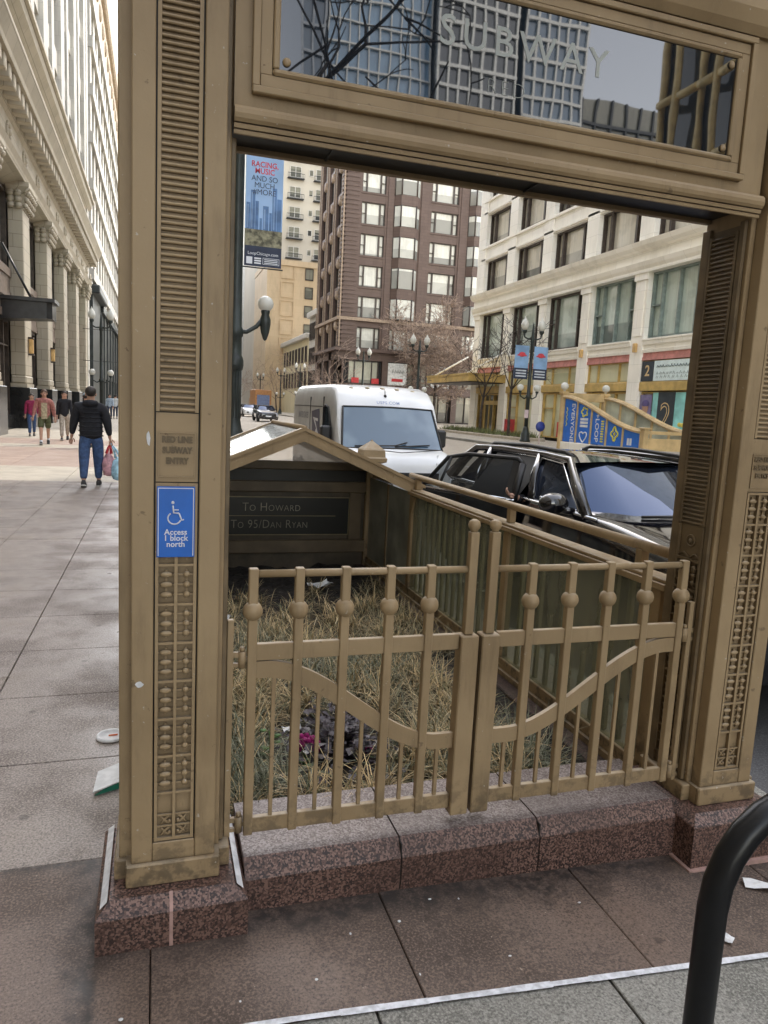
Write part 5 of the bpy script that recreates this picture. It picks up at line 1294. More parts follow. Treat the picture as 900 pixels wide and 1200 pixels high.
# orange bus beyond them
def bus():
    r = thing('orange_truck', 'orange and brown box truck standing far down the street', 'truck', (0, 0, 0))
    MB().box(-1.25, 1.25, 2.0, 8.5, .8, 3.7, bev=.06).build('cargo_box', M_simple('truck_orange', (.42, .20, .07), .5), r)
    MB().box(-1.15, 1.15, 0, 1.9, .5, 2.6, bev=.15).build('cab', M_simple('truck_cab', (.40, .22, .10), .4), r)
    MB().box(-.95, .95, 8.5, 8.53, 1.0, 2.9).build('rear_door', M_simple('truck_blue', (.14, .19, .34), .4), r)
    for s in (-1, 1):
        for y in (.9, 6.8): wheel(s * 1.05, y, .48, .28, r, s)
    r.location = (15.5, 120, 0.02); r.rotation_euler = (0, 0, PI)
bus()
# ------------------------------------------------------------------ people
SKIN = M_simple('skin_tone', (.46, .27, .19), .55, var=.1, scale=20)
SKIN2 = M_simple('skin_tone_brown', (.22, .12, .08), .55, var=.1, scale=20)
def cloth(name, c): return M_simple('cloth_' + name, c, .85, var=.3, scale=18, bump=.25)
HAIRD = M_simple('hair_dark', (.022, .016, .013), .6, var=.4, scale=60)
SHOEB = M_simple('shoe_dark', (.02, .02, .022), .6); SOLE = M_simple('shoe_sole', (.5, .5, .48), .7)
def person(label, loc, rz, h=1.72, build=1.0, legs=(18, -14), knees=(4, 18), arms=(-10, 12), elbows=(15, 15), aout=(9, 9), top=None, top_long=True, bottom=None, shorts=False, skin=SKIN, hair=HAIRD, hair_long=False, group=None, hem=.0, hood=False, quilt=False, cap=None, hand_target=None, seated=False, shoes=SHOEB):
    P = thing('person', label, 'person', (0, 0, 0), group)
    b = build
    def rot(v, a): a = math.radians(a); return Vector((v.x, v.y * math.cos(a) - v.z * math.sin(a), v.y * math.sin(a) + v.z * math.cos(a)))
    hip = {}; knee = {}; ank = {}; sh = {}; elb = {}; wri = {}; palm = {}
    for s, i in ((-1, 0), (1, 1)):
        hip[s] = Vector((s * .095 * b, 0, .90))
        a = legs[i]                                  # + swings the thigh forward (-Y)
        if seated: knee[s] = hip[s] + Vector((s * .06, -.43, .02)); ank[s] = knee[s] + Vector((0, -.04, -.42))
        else:
            knee[s] = hip[s] + rot(Vector((0, 0, -.43)), -a); ank[s] = knee[s] + rot(Vector((0, 0, -.40)), -a + knees[i])
        sh[s] = Vector((s * .185 * (.4 + .6 * b), .0, 1.40))
        o_ = math.radians(aout[i])
        u = rot(Vector((s * math.sin(o_) * .29, 0, -math.cos(o_) * .29)), -arms[i]); elb[s] = sh[s] + u
        f = rot(Vector((s * math.sin(o_ * .6) * .25, 0, -.25)), -arms[i] - elbows[i]); wri[s] = elb[s] + f
        if hand_target and s in hand_target:
            wri[s] = Vector(hand_target[s]); mid = (sh[s] + wri[s]) / 2 + Vector((s * .06, .03, -.10)); elb[s] = mid
        palm[s] = wri[s] + (wri[s] - elb[s]).normalized() * .075
    lo = min(ank[-1].z, ank[1].z) - .075 if not seated else 0
    J = [((0, .0, .93), .13 * b, .10), ((0, 0, 1.10), .125 * b, .095), ((0, 0, 1.28), .15 * b, .105), ((0, .01, 1.42), .10, .085), ((0, .0, 1.495), .056, .056), ((0, -.02, 1.565), .066, .075), ((0, -.015, 1.645), .076, .088), ((0, -.0, 1.715), .052, .06), ((0, -.105, 1.61), .018, .018)]
    E_ = [(0, 1), (1, 2), (2, 3), (3, 4), (4, 5), (5, 6), (6, 7), (5, 8)]
    for s in (-1, 1):
        n = len(J); J += [(hip[s], .085 * b, .085 * b), (knee[s], .058, .058), (ank[s], .040, .040)]; E_ += [(0, n), (n, n + 1), (n + 1, n + 2)]
        n = len(J); J += [(sh[s], .055, .055), (elb[s], .043, .043), (wri[s], .028, .030), (palm[s], .026, .016)]; E_ += [(3, n), (n, n + 1), (n + 1, n + 2), (n + 2, n + 3)]
    body = skin_mesh('body', J, E_, skin, P, 2)
    # fingers and thumb grown from the palm, ears, joined into the body mesh
    mb = MB(); mb.bm.from_mesh(body.data)
    for s in (-1, 1):
        d = (palm[s] - wri[s]).normalized(); side = d.cross(Vector((0, -1, 0))); side = side.normalized() if side.length > .1 else Vector((1, 0, 0)); nrm = d.cross(side)
        for k, L in enumerate((.070, .080, .074, .058)):
            o_ = palm[s] + side * (.024 - .016 * k); c1 = o_ + d * (L * .55) + nrm * .012; c2 = c1 + d * (L * .35) + nrm * .03
            mb.tube([o_ - d * .01, c1, c2], [.0095, .0085, .007], 6)
        tb = palm[s] - d * .035 + side * .028; mb.tube([tb, tb + side * .03 + d * .03 + nrm * .01, tb + side * .032 + d * .06 + nrm * .02], [.011, .010, .008], 6)
        mb.ball((s * .083, .005, 1.625), 1, 8, sz=(.014, .022, .034))
    mb.bm.to_mesh(body.data); mb.bm.free()
    for p in body.data.polygons: p.use_smooth = True
    m = MB()
    for s in (-1, 1): m.ball((s * .032, -.098, 1.655), .012, 8)
    m.build('eyes', HAIRD, body); m = MB(); m.ball((0, -.098, 1.575), 1, 8, sz=(.026, .010, .008)); m.build('mouth', M_simple('lip_tone', (.30, .10, .09), .5), body)
    # hair
    m = MB()
    m.ball((0, .022, 1.672), 1, 16, sz=(.094, .100, .094))
    if hair_long:
        m.rings([[(.085 * math.cos(a) * w, .05 + .055 * math.sin(a) * w, z) for a in [k * PI / 6 for k in range(12)]] for z, w in ((1.70, .9), (1.60, 1.15), (1.48, 1.2), (1.38, .9), (1.34, .4))])
    m.build('hair', hair, P)
    if cap:
        m = MB(); m.ball((0, .008, 1.695), 1, 16, sz=(.102, .112, .085)); m.prism([(-.07, -.09, 1.695), (.07, -.09, 1.695), (.05, -.18, 1.685), (-.05, -.18, 1.685)], (0, 0, .012)); m.build('cap', cap, P)
    # top
    zt = .80 - hem if not seated else .93
    J = [((0, .0, zt), .175 * b, .135 * b), ((0, 0, .98), .178 * b, .138 * b), ((0, 0, 1.18), .182 * b, .14 * b), ((0, 0, 1.32), .188 * b, .13 * b), ((0, .01, 1.43), .115 * b, .095 * b), ((0, .012, 1.49), .070, .070)]
    E_ = [(0, 1), (1, 2), (2, 3), (3, 4), (4, 5)]
    for s in (-1, 1):
        n = len(J); J += [(sh[s], .088 * b, .088 * b), (elb[s], .068 * b, .068 * b)]; E_ += [(4, n), (n, n + 1)]
        if top_long: J += [(wri[s] + (elb[s] - wri[s]) * .08, .046, .046)]; E_ += [(n + 1, n + 2)]
    tp = skin_mesh('jacket' if top_long else 'shirt', J, E_, top, P, 2)
    if hood:
        m = MB(); m.tube([(-.10, .02, 1.46), (-.09, .10, 1.47), (0, .135, 1.47), (.09, .10, 1.47), (.10, .02, 1.46)], [.035, .05, .06, .05, .035], 10); m.build('hood', top, P)
    if quilt:
        m = MB()
        for z in (.90, .98, 1.06, 1.14, 1.22, 1.30, 1.38):
            rx, ry = .170 * b, .132 * b
            if z > 1.33: rx *= .93
            m.tube([(rx * math.cos(a), ry * math.sin(a) - .005, z + .006 * math.sin(a * 9)) for a in [k * PI / 14 for k in range(29)]], .010, 5)
        m.build('quilting', top, tp)
    # bottoms
    J = [((0, 0, 1.06), .135 * b, .105 * b), ((0, 0, .90), .15 * b, .12 * b)]; E_ = [(0, 1)]
    for s in (-1, 1):
        n = len(J); J += [(hip[s] + Vector((0, 0, -.03)), .105 * b, .105 * b)]; E_ += [(1, n)]
        if shorts: J += [(hip[s] + (knee[s] - hip[s]) * .5, .105, .105), (hip[s] + (knee[s] - hip[s]) * .93, .098, .098)]; E_ += [(n, n + 1), (n + 1, n + 2)]
        else: J += [(knee[s], .080 * b, .080 * b), (ank[s] + Vector((0, 0, .03)), .062, .062)]; E_ += [(n, n + 1), (n + 1, n + 2)]
    skin_mesh('shorts' if shorts else 'trousers', J, E_, bottom, P, 2)
    for s, i in ((-1, 0), (1, 1)):
        a = 0 if seated else (-legs[i] + knees[i]); base = ank[s]
        def q(y, z): return rot(Vector((0, y, z)), a * .8)
        rings = []
        for y, w, z0, z1 in ((.075, .028, -.065, -.02), (.06, .036, -.075, .015), (.0, .042, -.078, .03), (-.08, .045, -.078, .0), (-.15, .042, -.078, -.025), (-.185, .02, -.075, -.045)):
            c_ = [(-w, z0), (w, z0), (w * 1.05, (z0 + z1) / 2), (w * .6, z1), (-w * .6, z1), (-w * 1.05, (z0 + z1) / 2)]
            rings.append([base + Vector((x, 0, 0)) + q(y, z) for x, z in c_])
        so_ = MB().rings(rings).build('shoe', shoes, P)
        rings = [[base + Vector((x * 1.06, 0, 0)) + q(y, z) for x, z in ((-w, -.088), (w, -.088), (w, -.070), (-w, -.070))] for y, w in ((.08, .03), (.06, .038), (0, .044), (-.08, .047), (-.15, .044), (-.19, .022))]
        MB().rings(rings, smooth=False).build('sole', SOLE, so_)
        if shorts:
            MB().tube([ank[s] + Vector((0, 0, -.03)), ank[s] + (knee[s] - ank[s]) * .16], [.047, .046], 10).build('sock', SWHITE, P)
    k = h / 1.735
    P.scale = (k, k, k); P.rotation_euler = (0, 0, rz)
    P.location = (loc[0], loc[1], loc[2] - (lo - .012) * k)
    return P, {s: palm[s] * k for s in (-1, 1)}
DENIM = cloth('denim', (.045, .085, .19)); BLKC = cloth('black', (.012, .013, .018)); 
P1, hands = person('man in a black quilted jacket and jeans walking away with plastic bags', (-1.10, 13.6, .0), PI, 1.715, 1.18, (10, -8), (3, 12), (-4, 6), (12, 10), (14, 16), BLKC, True, DENIM, hood=True, quilt=True, shoes=SHOEB)
# walking away: his right side (+X after the turn) carries the bags
hp = Matrix.Rotation(PI, 4, 'Z') @ hands[-1]
HX, HY, HZ = -1.10 + hp.x, 13.6 + hp.y, hp.z + P1.location.z
BAGR = M_simple('bag_red_film', (.62, .05, .07), .4, var=.3, scale=14); BAGP = M_simple('bag_pale_film', (.55, .30, .34), .4, var=.5, scale=9); BAGB = M_simple('bag_blue_film', (.35, .58, .72), .4, var=.4, scale=9)
def bag(label, dx, dy, drop, w, mat, handle):
    r = thing('plastic_bag', label, 'bag', (HX + dx, HY + dy, HZ - drop))
    m = MB(); rr = random.Random(int(dx * 100)); rings = []
    for z, s_ in ((-.02, .25), (-.10, .72), (-.22, 1.0), (-.34, 1.02), (-.42, .85), (-.44, .3)):
        rings.append([(HX + dx + math.cos(a) * w * s_ * rr.uniform(.85, 1.1), HY + dy + math.sin(a) * w * .7 * s_ * rr.uniform(.85, 1.1), HZ - drop + z) for a in [k * PI / 6 for k in range(12)]])
    m.rings(rings).build('bag_film', mat, r)
    m = MB()
    for s in (-1, 1): m.tube([(HX, HY, HZ - .02), (HX + dx * .6 + s * .02, HY + dy * .6, HZ - drop * .6), (HX + dx + s * w * .35, HY + dy, HZ - drop - .04)], [.012, .02, .03], 6)
    m.build('bag_handle', handle, r)
bag('pink patterned plastic bag with red handles hanging from the jacketed man', -.03, .0, .17, .11, BAGP, BAGR)
bag('pale blue plastic bag carried by the man in the black jacket', .13, -.05, .24, .12, BAGB, BAGB)
person('man in a salmon open shirt and olive shorts walking toward the camera', (-3.32, 24.5, .0), .12, 1.70, 1.05, (20, -16), (4, 22), (12, -8), (18, 14), (16, 14), cloth('salmon', (.33, .135, .115)), True, cloth('olive', (.085, .095, .045)), True, hair=M_simple('hair_brown', (.07, .035, .02), .6))
# his paler tee shirt under the open front
o = MB().rings([[(.09 * math.sin(a), -.165 + .02 * (1 - math.cos(a)), z) for a in (-1.2, -.6, 0, .6, 1.2)] for z in (.84, 1.0, 1.2, 1.34)], caps=False, closed=False).build('tee_shirt', cloth('khaki', (.42, .36, .24)), None)
o.parent = [q for q in bpy.data.objects if q.get('label', '').startswith('man in a salmon')][0]
person('woman with long dark hair in a black top and pale trousers walking behind', (-3.05, 27.2, .0), .1, 1.68, .95, (16, -14), (4, 18), (-8, 10), (12, 12), (8, 8), BLKC, True, cloth('stone', (.42, .38, .32)), hair_long=True)
person('small figure in a magenta jacket and blue jeans beside the black plinth', (-4.35, 29.0, .0), .2, 1.52, .95, (10, -10), (4, 12), (-8, 8), (20, 20), (8, 8), cloth('magenta', (.26, .02, .075)), True, DENIM, hair_long=True)
person('man in a light blue jacket and grey cap mostly hidden by the black jacket', (-2.05, 23.6, .0), PI - .1, 1.62, 1.1, (12, -10), (4, 14), (20, 10), (50, 20), (26, 12), cloth('sky_blue', (.16, .30, .50)), True, cloth('charcoal', (.03, .032, .035)), cap=cloth('grey_cap', (.22, .27, .30)))
for i, (x, y, lab, c) in enumerate(((-3.15, 54, 'distant pedestrian in a pale blue shirt beside the pillar edge', (.34, .42, .52)), (-2.85, 55.5, 'distant pedestrian in a white shirt just right of the pale blue one', (.55, .58, .60)), (-2.5, 58, 'distant pedestrian in black farthest along the left pavement', (.03, .03, .03)))):
    person(lab, (x, y, 0), PI if i else 0, 1.7, 1.0, (14, -12), (4, 14), (-8, 8), (12, 12), (8, 8), cloth('far%d' % i, c), True, cloth('navy', (.03, .04, .07)))
# passenger getting out of the black car: hand on the door pillar
person('passenger in black inside the parked car with one hand on the door pillar', (3.55, 6.2, -.47), -PI / 2, 1.70, 1.0, seated=True, top=BLKC, bottom=cloth('charcoal', (.03, .032, .035)), skin=SKIN, hand_target={1: (.43, -.47, 1.37)})
# ------------------------------------------------------------------ street furniture and trees
LAMPG = M_simple('lamp_green_black', (.018, .026, .024), .42, var=.35, scale=3)
t = NT('globe_opal'); GLOBE = t.done((.62, .62, .57), .25, 0, .5)
def street_lamp(label, loc, group, s=1.0):
    r = thing('street_lamp', label, 'street lamp', (0, 0, 0), group)
    MB().lathe([(.0, 0), (.30, 0), (.30, .10), (.26, .14), (.25, .45), (.20, .52), (.15, .75), (.12, .85)], seg=16).build('base', LAMPG, r)
    MB().lathe([(.11, .84), (.105, 2.4), (.14, 2.42), (.14, 2.55), (.10, 2.6), (.085, 5.4), (.12, 5.45), (.10, 5.6), (.07, 6.0), (.05, 6.3), (.02, 6.45), (0, 6.6)], seg=14).build('pole', LAMPG, r)
    for x in (-1, 1):
        a = MB(); a.tube([(0, 0, 2.5), (x * .25, 0, 2.38), (x * .48, 0, 2.5), (x * .52, 0, 2.72)], [.05, .04, .035, .05], 8); a.lathe([(.03, 2.66), (.09, 2.74), (.08, 2.80)], (x * .52, 0, 0), 10); ao = a.build('lower_arm', LAMPG, r)
        MB().ball((x * .52, 0, 2.97), .19, 16).build('globe', GLOBE, ao)
        a = MB(); a.tube([(0, 0, 5.62), (x * .3, 0, 5.60), (x * .5, 0, 5.70), (x * .52, 0, 5.9)], [.06, .045, .045, .06], 8); a.lathe([(.05, 5.85), (.14, 5.98), (.13, 6.06)], (x * .52, 0, 0), 10); ao = a.build('upper_arm', LAMPG, r)
        MB().lathe([(.10, 6.06), (.20, 6.22), (.215, 6.36), (.16, 6.52), (.07, 6.64), (.03, 6.74), (0, 6.8)], (x * .52, 0, 0), 14).build('acorn_lantern', GLOBE, ao)
        [MB().tube([(0, 0, z_), (x * 1.02, 0, z_)], .015, 6).build('banner_rod', LAMPG, r) for z_ in (3.63, 5.48)]
    r.location = loc; r.scale = (s, s, s)
    return r
GL = 'ornate double globe lamps along the street'
L0 = street_lamp('ornate double globe lamp with two blue banners before the ivory store', (19.6, 36, .23), GL)
BBL = M_simple('banner_blue', (.23, .38, .60), .6, var=.25, scale=1.2); BNV = M_simple('banner_navy', (.025, .035, .07), .6); BRD = M_simple('banner_red', (.62, .06, .08), .6); BSK = M_simple('banner_tower_blue', (.10, .20, .40), .6, var=.4, scale=2); BSK2 = M_simple('banner_tower_pale', (.24, .36, .56), .6, var=.3, scale=2); BCR = M_simple('banner_crowd', (.22, .21, .14), .7, var=.7, scale=9)
for x, lab in ((-.58, 'blue banner with a red emblem on the left side of the double globe lamp'), (.58, 'blue banner with a red emblem on the right side of the double globe lamp')):
    b = thing('street_banner', lab, 'banner', (19.6 + x, 36, 4.5))
    X = 19.6 + x
    MB().box(X - .42, X + .42, 35.985, 36.0, 3.66, 5.46).build('banner_cloth', BBL, b)
    q = MB(); q.box(X - .42, X + .42, 35.975, 35.984, 3.66, 4.25); q.build('dark_foot', BNV, b)
    q = MB(); q.ball((X, 35.97, 4.98), 1, 10, sz=(.22, .006, .13)); q.box(X - .28, X + .28, 35.97, 35.984, 4.9, 4.97); q.build('emblem', BRD, b)
    q = MB()
    for k in range(3): q.box(X - .32, X + .32, 35.968, 35.974, 3.78 + k * .15, 3.85 + k * .15)
    q.build('script', M_simple('banner_script', (.55, .60, .66), .6), b)
for lab, x, y in (('double globe lamp seen above the white van against the brown building', 17.3, 62), ('double globe lamp beside the bare tree in front of the brown building', 17.6, 48.5), ('double globe lamp just left of the van roof', 17.2, 91), ('tall double globe lamp farther down the street than the van', 17.2, 106), ('farthest double globe lamp on the right side of the street', 17.2, 128), ('double globe lamp across the lanes near the orange truck', 15.6, 150)):
    dup(L0, None, (x, y, .2), None, lab, GL)
dup(L0, None, (-3.2, 47, 0), None, 'double globe lamp on the left pavement before the black shop front', GL)
# small plate on the lamp and the round blue sign on a pale post
tag(MB().box(19.38, 19.62, 35.86, 35.875, 1.55, 2.0).build('lamp_plate', M_simple('plate_pink', (.62, .50, .52), .5)), 'small pale plate strapped to the double globe lamp pole', 'plate')
rs = thing('round_sign', 'round blue sign on a short pale post beside the far subway entrance', 'sign', (18.9, 33.2, .23))
MB().lathe([(0, 0), (.26, 0), (.26, .03), (0, .03)], seg=24).xform(Matrix.Translation((18.9, 33.2, 1.15)) @ Matrix.Rotation(PI / 2, 4, 'X')).build('disc', M_simple('disc_blue', (.02, .04, .24), .4), rs)
MB().box(18.87, 18.93, 33.19, 33.22, .2, .9).build('sign_post', M_simple('post_pale', (.6, .5, .48), .6), rs)

# near lamp with the long banner
nl = thing('banner_lamp', 'thick dark green lamp post with a globe arm and long festival banner', 'street lamp', (1.9, 19, -.06))
MB().lathe([(.0, 0), (.32, 0), (.32, .25), (.26, .32), (.25, .9), (.20, 1.0), (.165, 1.2), (.16, 2.45), (.20, 2.5), (.215, 2.6), (.215, 2.72), (.19, 2.8), (.16, 2.86), (.155, 3.3), (.19, 3.34), (.19, 3.5), (.155, 3.56), (.14, 5.0), (.135, 9.0), (.16, 9.05), (.05, 9.3), (0, 9.4)], (1.9, 19, -.06), 20).build('pole', LAMPG, nl)
m = MB()
for k in range(14):
    a = k * 2 * PI / 14; m.tube([(1.9 + .158 * math.cos(a), 19 + .158 * math.sin(a), 1.2), (1.9 + .156 * math.cos(a), 19 + .156 * math.sin(a), 2.4)], .016, 5)
m.build('fluting', LAMPG, nl)
for s in (-1, 1):
    a = MB(); a.tube([(1.9, 19, 3.37), (1.9 + s * .28, 19, 3.40), (1.9 + s * .52, 19, 3.55), (1.9 + s * .70, 19, 3.78)], [.06, .055, .055, .06], 8)
    a.lathe([(0, 3.20), (.05, 3.24), (.11, 3.42), (.14, 3.62), (.14, 3.74), (.10, 3.86), (.12, 3.93), (.11, 3.97)], (1.9 + s * .74, 19, 0), 12); ao = a.build('globe_arm', LAMPG, nl)
    MB().ball((1.9 + s * .74, 19, 4.13), .20, 18).build('globe', GLOBE, ao)
    [MB().tube([(1.9, 19, z_), (1.9 + s * 1.15, 19, z_)], .018, 6).build('banner_rod', LAMPG, nl) for z_ in (5.0, 7.7)]
    a = MB(); a.tube([(1.9, 19, 8.6), (1.9 + s * .8, 19, 8.9), (1.9 + s * 1.4, 19, 8.8)], .05, 6); a.build('upper_arm', LAMPG, nl)
bn = thing('festival_banner', 'tall blue festival banner with red and dark lettering over a city skyline', 'banner', (2.5, 19, 6.3))
x0, x1, z0, z1, yb = 2.07, 3.0, 5.03, 7.68, 18.98
MB().box(x0, x1, yb, yb + .01, z0, z1).build('banner_cloth', M_simple('banner_sky', (.33, .50, .76), .6, var=.12, scale=1), bn)
q = MB()
for xa, xb, za, zb in ((.03, .12, 5.9, 6.55), (.13, .24, 5.9, 6.85), (.25, .33, 5.9, 6.6), (.36, .42, 5.9, 6.2), (.44, .58, 5.9, 6.5), (.60, .66, 5.85, 6.35), (.67, .78, 5.85, 6.95), (.79, .90, 5.85, 6.7)): q.box(x0 + xa, x0 + xb, yb - .004, yb - .001, za, zb)
q.build('skyline', BSK, bn)
q = MB()
for xa, xb, za, zb in ((.15, .18, 5.95, 6.8), (.46, .50, 5.95, 6.42), (.70, .73, 5.95, 6.88), (.05, .08, 5.95, 6.5)): q.box(x0 + xa, x0 + xb, yb - .006, yb - .0045, za, zb)
q.build('skyline_light', BSK2, bn)
q = MB(); q.box(x0, x1, yb - .008, yb - .001, 5.52, 5.92); q.build('crowd_band', BCR, bn)
q = MB(); q.box(x0, x1, yb - .009, yb - .001, z0, 5.52); q.build('navy_foot', BNV, bn)
q = text_mb('RACING,\nMUSIC', .185, FACE_S((x0 + x1) / 2, yb - .004, 7.39), .001, .003, line=.86, sx=.92); q.build('lettering', BRD, bn)
q = text_mb('AND SO\nMUCH\n#MORE', .185, FACE_S((x0 + x1) / 2, yb - .0065, 6.975), .001, 0, line=.86, sx=.95); q.build('lettering', M_simple('banner_ink_blue', (.05, .07, .13), .6), bn)
q = text_mb('LoopChicago.com', .105, FACE_S((x0 + x1) / 2, yb - .0105, 5.34), .001); text_mb('CHICAGO LOOP', .06, FACE_S((x0 + x1) / 2, yb - .0105, 5.45), .001, mb=q) if False else None
frame(q, x0 + .46, x0 + .88, 5.09, 5.25, .01, yb - .0105, yb - .0095, 0)
q.box(x0 + .05, x0 + .20, yb - .0105, yb - .0095, 5.08, 5.25)
for k in range(3): q.box(x0 + .25, x0 + .42, yb - .0105, yb - .0095, 5.09 + k * .058, 5.125 + k * .058); q.box(x0 + .50, x0 + .84, yb - .0105, yb - .0095, 5.115 + k * .042, 5.135 + k * .042)
q.build('foot_print', SWHITE, bn)

# ---- far subway entrance with the blue panels (faces -X across the street)
GB = M_simple('pale_bronze', (.55, .40, .20), .45, var=.2, scale=2)
fs = thing('far_subway_entrance', 'gilded subway entrance across the street with curved rails and blue advertising panels', 'subway entrance', (18, 25, .23))
XS, XN2, YA2, YB2 = 17.0, 19.1, 22.4, 27.9
def ztop(y):
    t_ = (y - YA2 - .1) / (YB2 - YA2 - .2); t_ = min(1, max(0, t_)); e = t_ * t_ * (3 - 2 * t_); return 1.22 + 1.28 * (.25 * t_ + .75 * e)
for X in (XS, XN2):
    m = MB(); n = 28; ys = [YA2 + (YB2 - YA2) * k / n for k in range(n + 1)]
    m.rings([[(X - .10, y, ztop(y)), (X + .10, y, ztop(y)), (X + .13, y, ztop(y) + .07), (X + .09, y, ztop(y) + .15), (X - .09, y, ztop(y) + .15), (X - .13, y, ztop(y) + .07)] for y in ys], smooth=False)
    m.build('curved_rail', GB, fs)
    MB().box(X - .11, X + .11, YB2, YB2 + .22, .23, 2.76, bev=.02).box(X - .15, X + .15, YB2 - .04, YB2 + .26, 2.7, 2.8).build('portal_post', GB, fs)
    MB().box(X - .11, X + .11, YA2 - .22, YA2, .23, 1.36, bev=.02).box(X - .15, X + .15, YA2 - .26, YA2 + .04, 1.36, 1.44, bev=.02).build('end_post', GB, fs)
    MB().ball((X, YB2 + .11, 3.02), .17, 16).lathe([(.06, 2.8), (.05, 2.86), (.09, 2.88)], (X, YB2 + .11, 0), 10).build('lamp_globe', GLOBE, fs)
    MB().box(X - .08, X + .08, YA2, YB2, .23, .62, bev=.02).build('stone_base', CREAM_R, fs)
    pn = [YB2 - .03 - k * 1.085 for k in range(6)]
    for k in range(6):
        if k: MB().box(X - .06, X + .06, pn[k] - .04 if k < 5 else pn[k] - .02, pn[k] + .04, .62, ztop(pn[k]) + .02).build('mullion', GB, fs)
    if X == XS:
        for k in range(5):
            ya, yb = pn[k + 1] + .05, pn[k] - .05
            P_ = MB(); pts = [(X - .02, ya, .64), (X - .02, yb, .64)] + [(X - .02, yb + (ya - yb) * j / 6, ztop(yb + (ya - yb) * j / 6) - .02) for j in range(7)]
            P_.prism(pts, (.02, 0, 0)); po = P_.build('blue_panel', M_simple('panel_blue', (.015, .16, .68), .4, var=.1), fs)
            YEL = M_simple('panel_yellow', (.72, .66, .08), .5); yc = (ya + yb) / 2
            DOWN = Matrix.Rotation(-PI / 2, 4, 'Z')
            if k == 0:
                text_mb('EVERYONE', .34, FACE_W(X - .024, yc - .20, 1.45) @ DOWN, .001, .006).build('lettering', SWHITE, po)
                q = MB(); q.tube([(X - .026, yc + .22, 2.1 - j * .1 ) if j % 2 else (X - .026, yc + .30, 2.1 - j * .1) for j in range(9)], .02, 5); q.build('squiggle', YEL, po)
            elif k == 1:
                q = MB(); q.tube([(X - .026, yc + .2 * math.cos(a) * (1 + .2 * math.cos(5 * a)), 1.93 + .17 * math.sin(a) * (1 + .2 * math.cos(5 * a))) for a in [j * PI / 20 for j in range(41)]], .03, 5); q.build('squiggle', YEL, po)
                q = MB()
                for j in range(3): q.box(X - .03, X - .022, yc - .28, yc + .28, 1.30 + j * .14, 1.40 + j * .14)
                q.tube([(X - .026, yc + .27 * math.sin(a) ** 3, .92 + .016 * (13 * math.cos(a) - 5 * math.cos(2 * a) - 2 * math.cos(3 * a))) for a in [j * PI / 16 for j in range(33)]], .026, 5); q.build('white_print', SWHITE, po)
            elif k == 2:
                text_mb('+LOOP', .36, FACE_W(X - .024, yc + .14, 1.32) @ DOWN, .001, .006).build('lettering', SWHITE, po)
                q = MB()
                for j in range(9): q.box(X - .03, X - .022, yc - .34, yc - .16, .75 + j * .1, .81 + j * .1)
                q.build('squiggle', YEL, po)
            elif k == 3:
                q = MB(); q.tube([(X - .026, yc + .18 * math.cos(a) * (1 + .25 * math.cos(4 * a)), 1.12 + .22 * math.sin(a) * (1 + .25 * math.cos(4 * a))) for a in [j * PI / 20 for j in range(41)]], .035, 5); q.ball((X - .026, yc, 1.12), 1, 8, sz=(.008, .07, .07)); q.build('squiggle', YEL, po)
            else:
                q = MB()
                for j in range(2): q.box(X - .03, X - .022, yc - .02 + j * .16, yc + .1 + j * .16, .74, 1.0)
                q.build('white_print', SWHITE, po)
    else:
        pts = [(X, YA2, .62), (X, YB2, .62)] + [(X, YB2 + (YA2 - YB2) * j / 14, ztop(YB2 + (YA2 - YB2) * j / 14)) for j in range(15)]
        MB().prism(pts, (.02, 0, 0)).build('glazed_side', M_simple('far_glass', (.52, .54, .42), .3, var=.35, scale=.8), fs)
m = MB(); m.box(XS, XN2, YA2 - .16, YA2 - .06, 1.2, 1.32).box(XS, XN2, YA2 - .16, YA2 - .06, .6, 1.05); m.build('end_railing', GB, fs)
MB().box(XS, XN2, YB2 + .02, YB2 + .2, 2.4, 2.75, bev=.02).build('portal_lintel', GB, fs)

# ---- planter bed and bare trees
bed = struct(MB().box(20.0, 21.6, 37.2, 50.5, .0, .42, bev=.05).build('planter_kerb', M_simple('planter_stone', (.42, .36, .28), .8)))
m = MB(); R3 = random.Random(4)
for k in range(900):
    x, y = R3.uniform(20.05, 21.55), R3.uniform(37.3, 50.4); a = R3.uniform(0, 6.3); L = R3.uniform(.15, .42)
    m.poly([(x - .03, y, .42), (x + .03, y, .42), (x + .15 * math.cos(a), y + .15 * math.sin(a), .42 + L)])
stuff(m.build('planter_grass', M_simple('planter_green', (.15, .17, .07), .8, var=.5, scale=3)), 'low grassy planting in the bed under the far trees', 'grass')
BARK = M_simple('bark_dark', (.060, .048, .040), .9, var=.4, scale=6, bump=.5); TWIG = M_simple('twig_brown', (.30, .225, .175), .9, var=.4, scale=3); TWIGD = M_simple('twig_dark', (.05, .04, .034), .9, var=.3, scale=3)
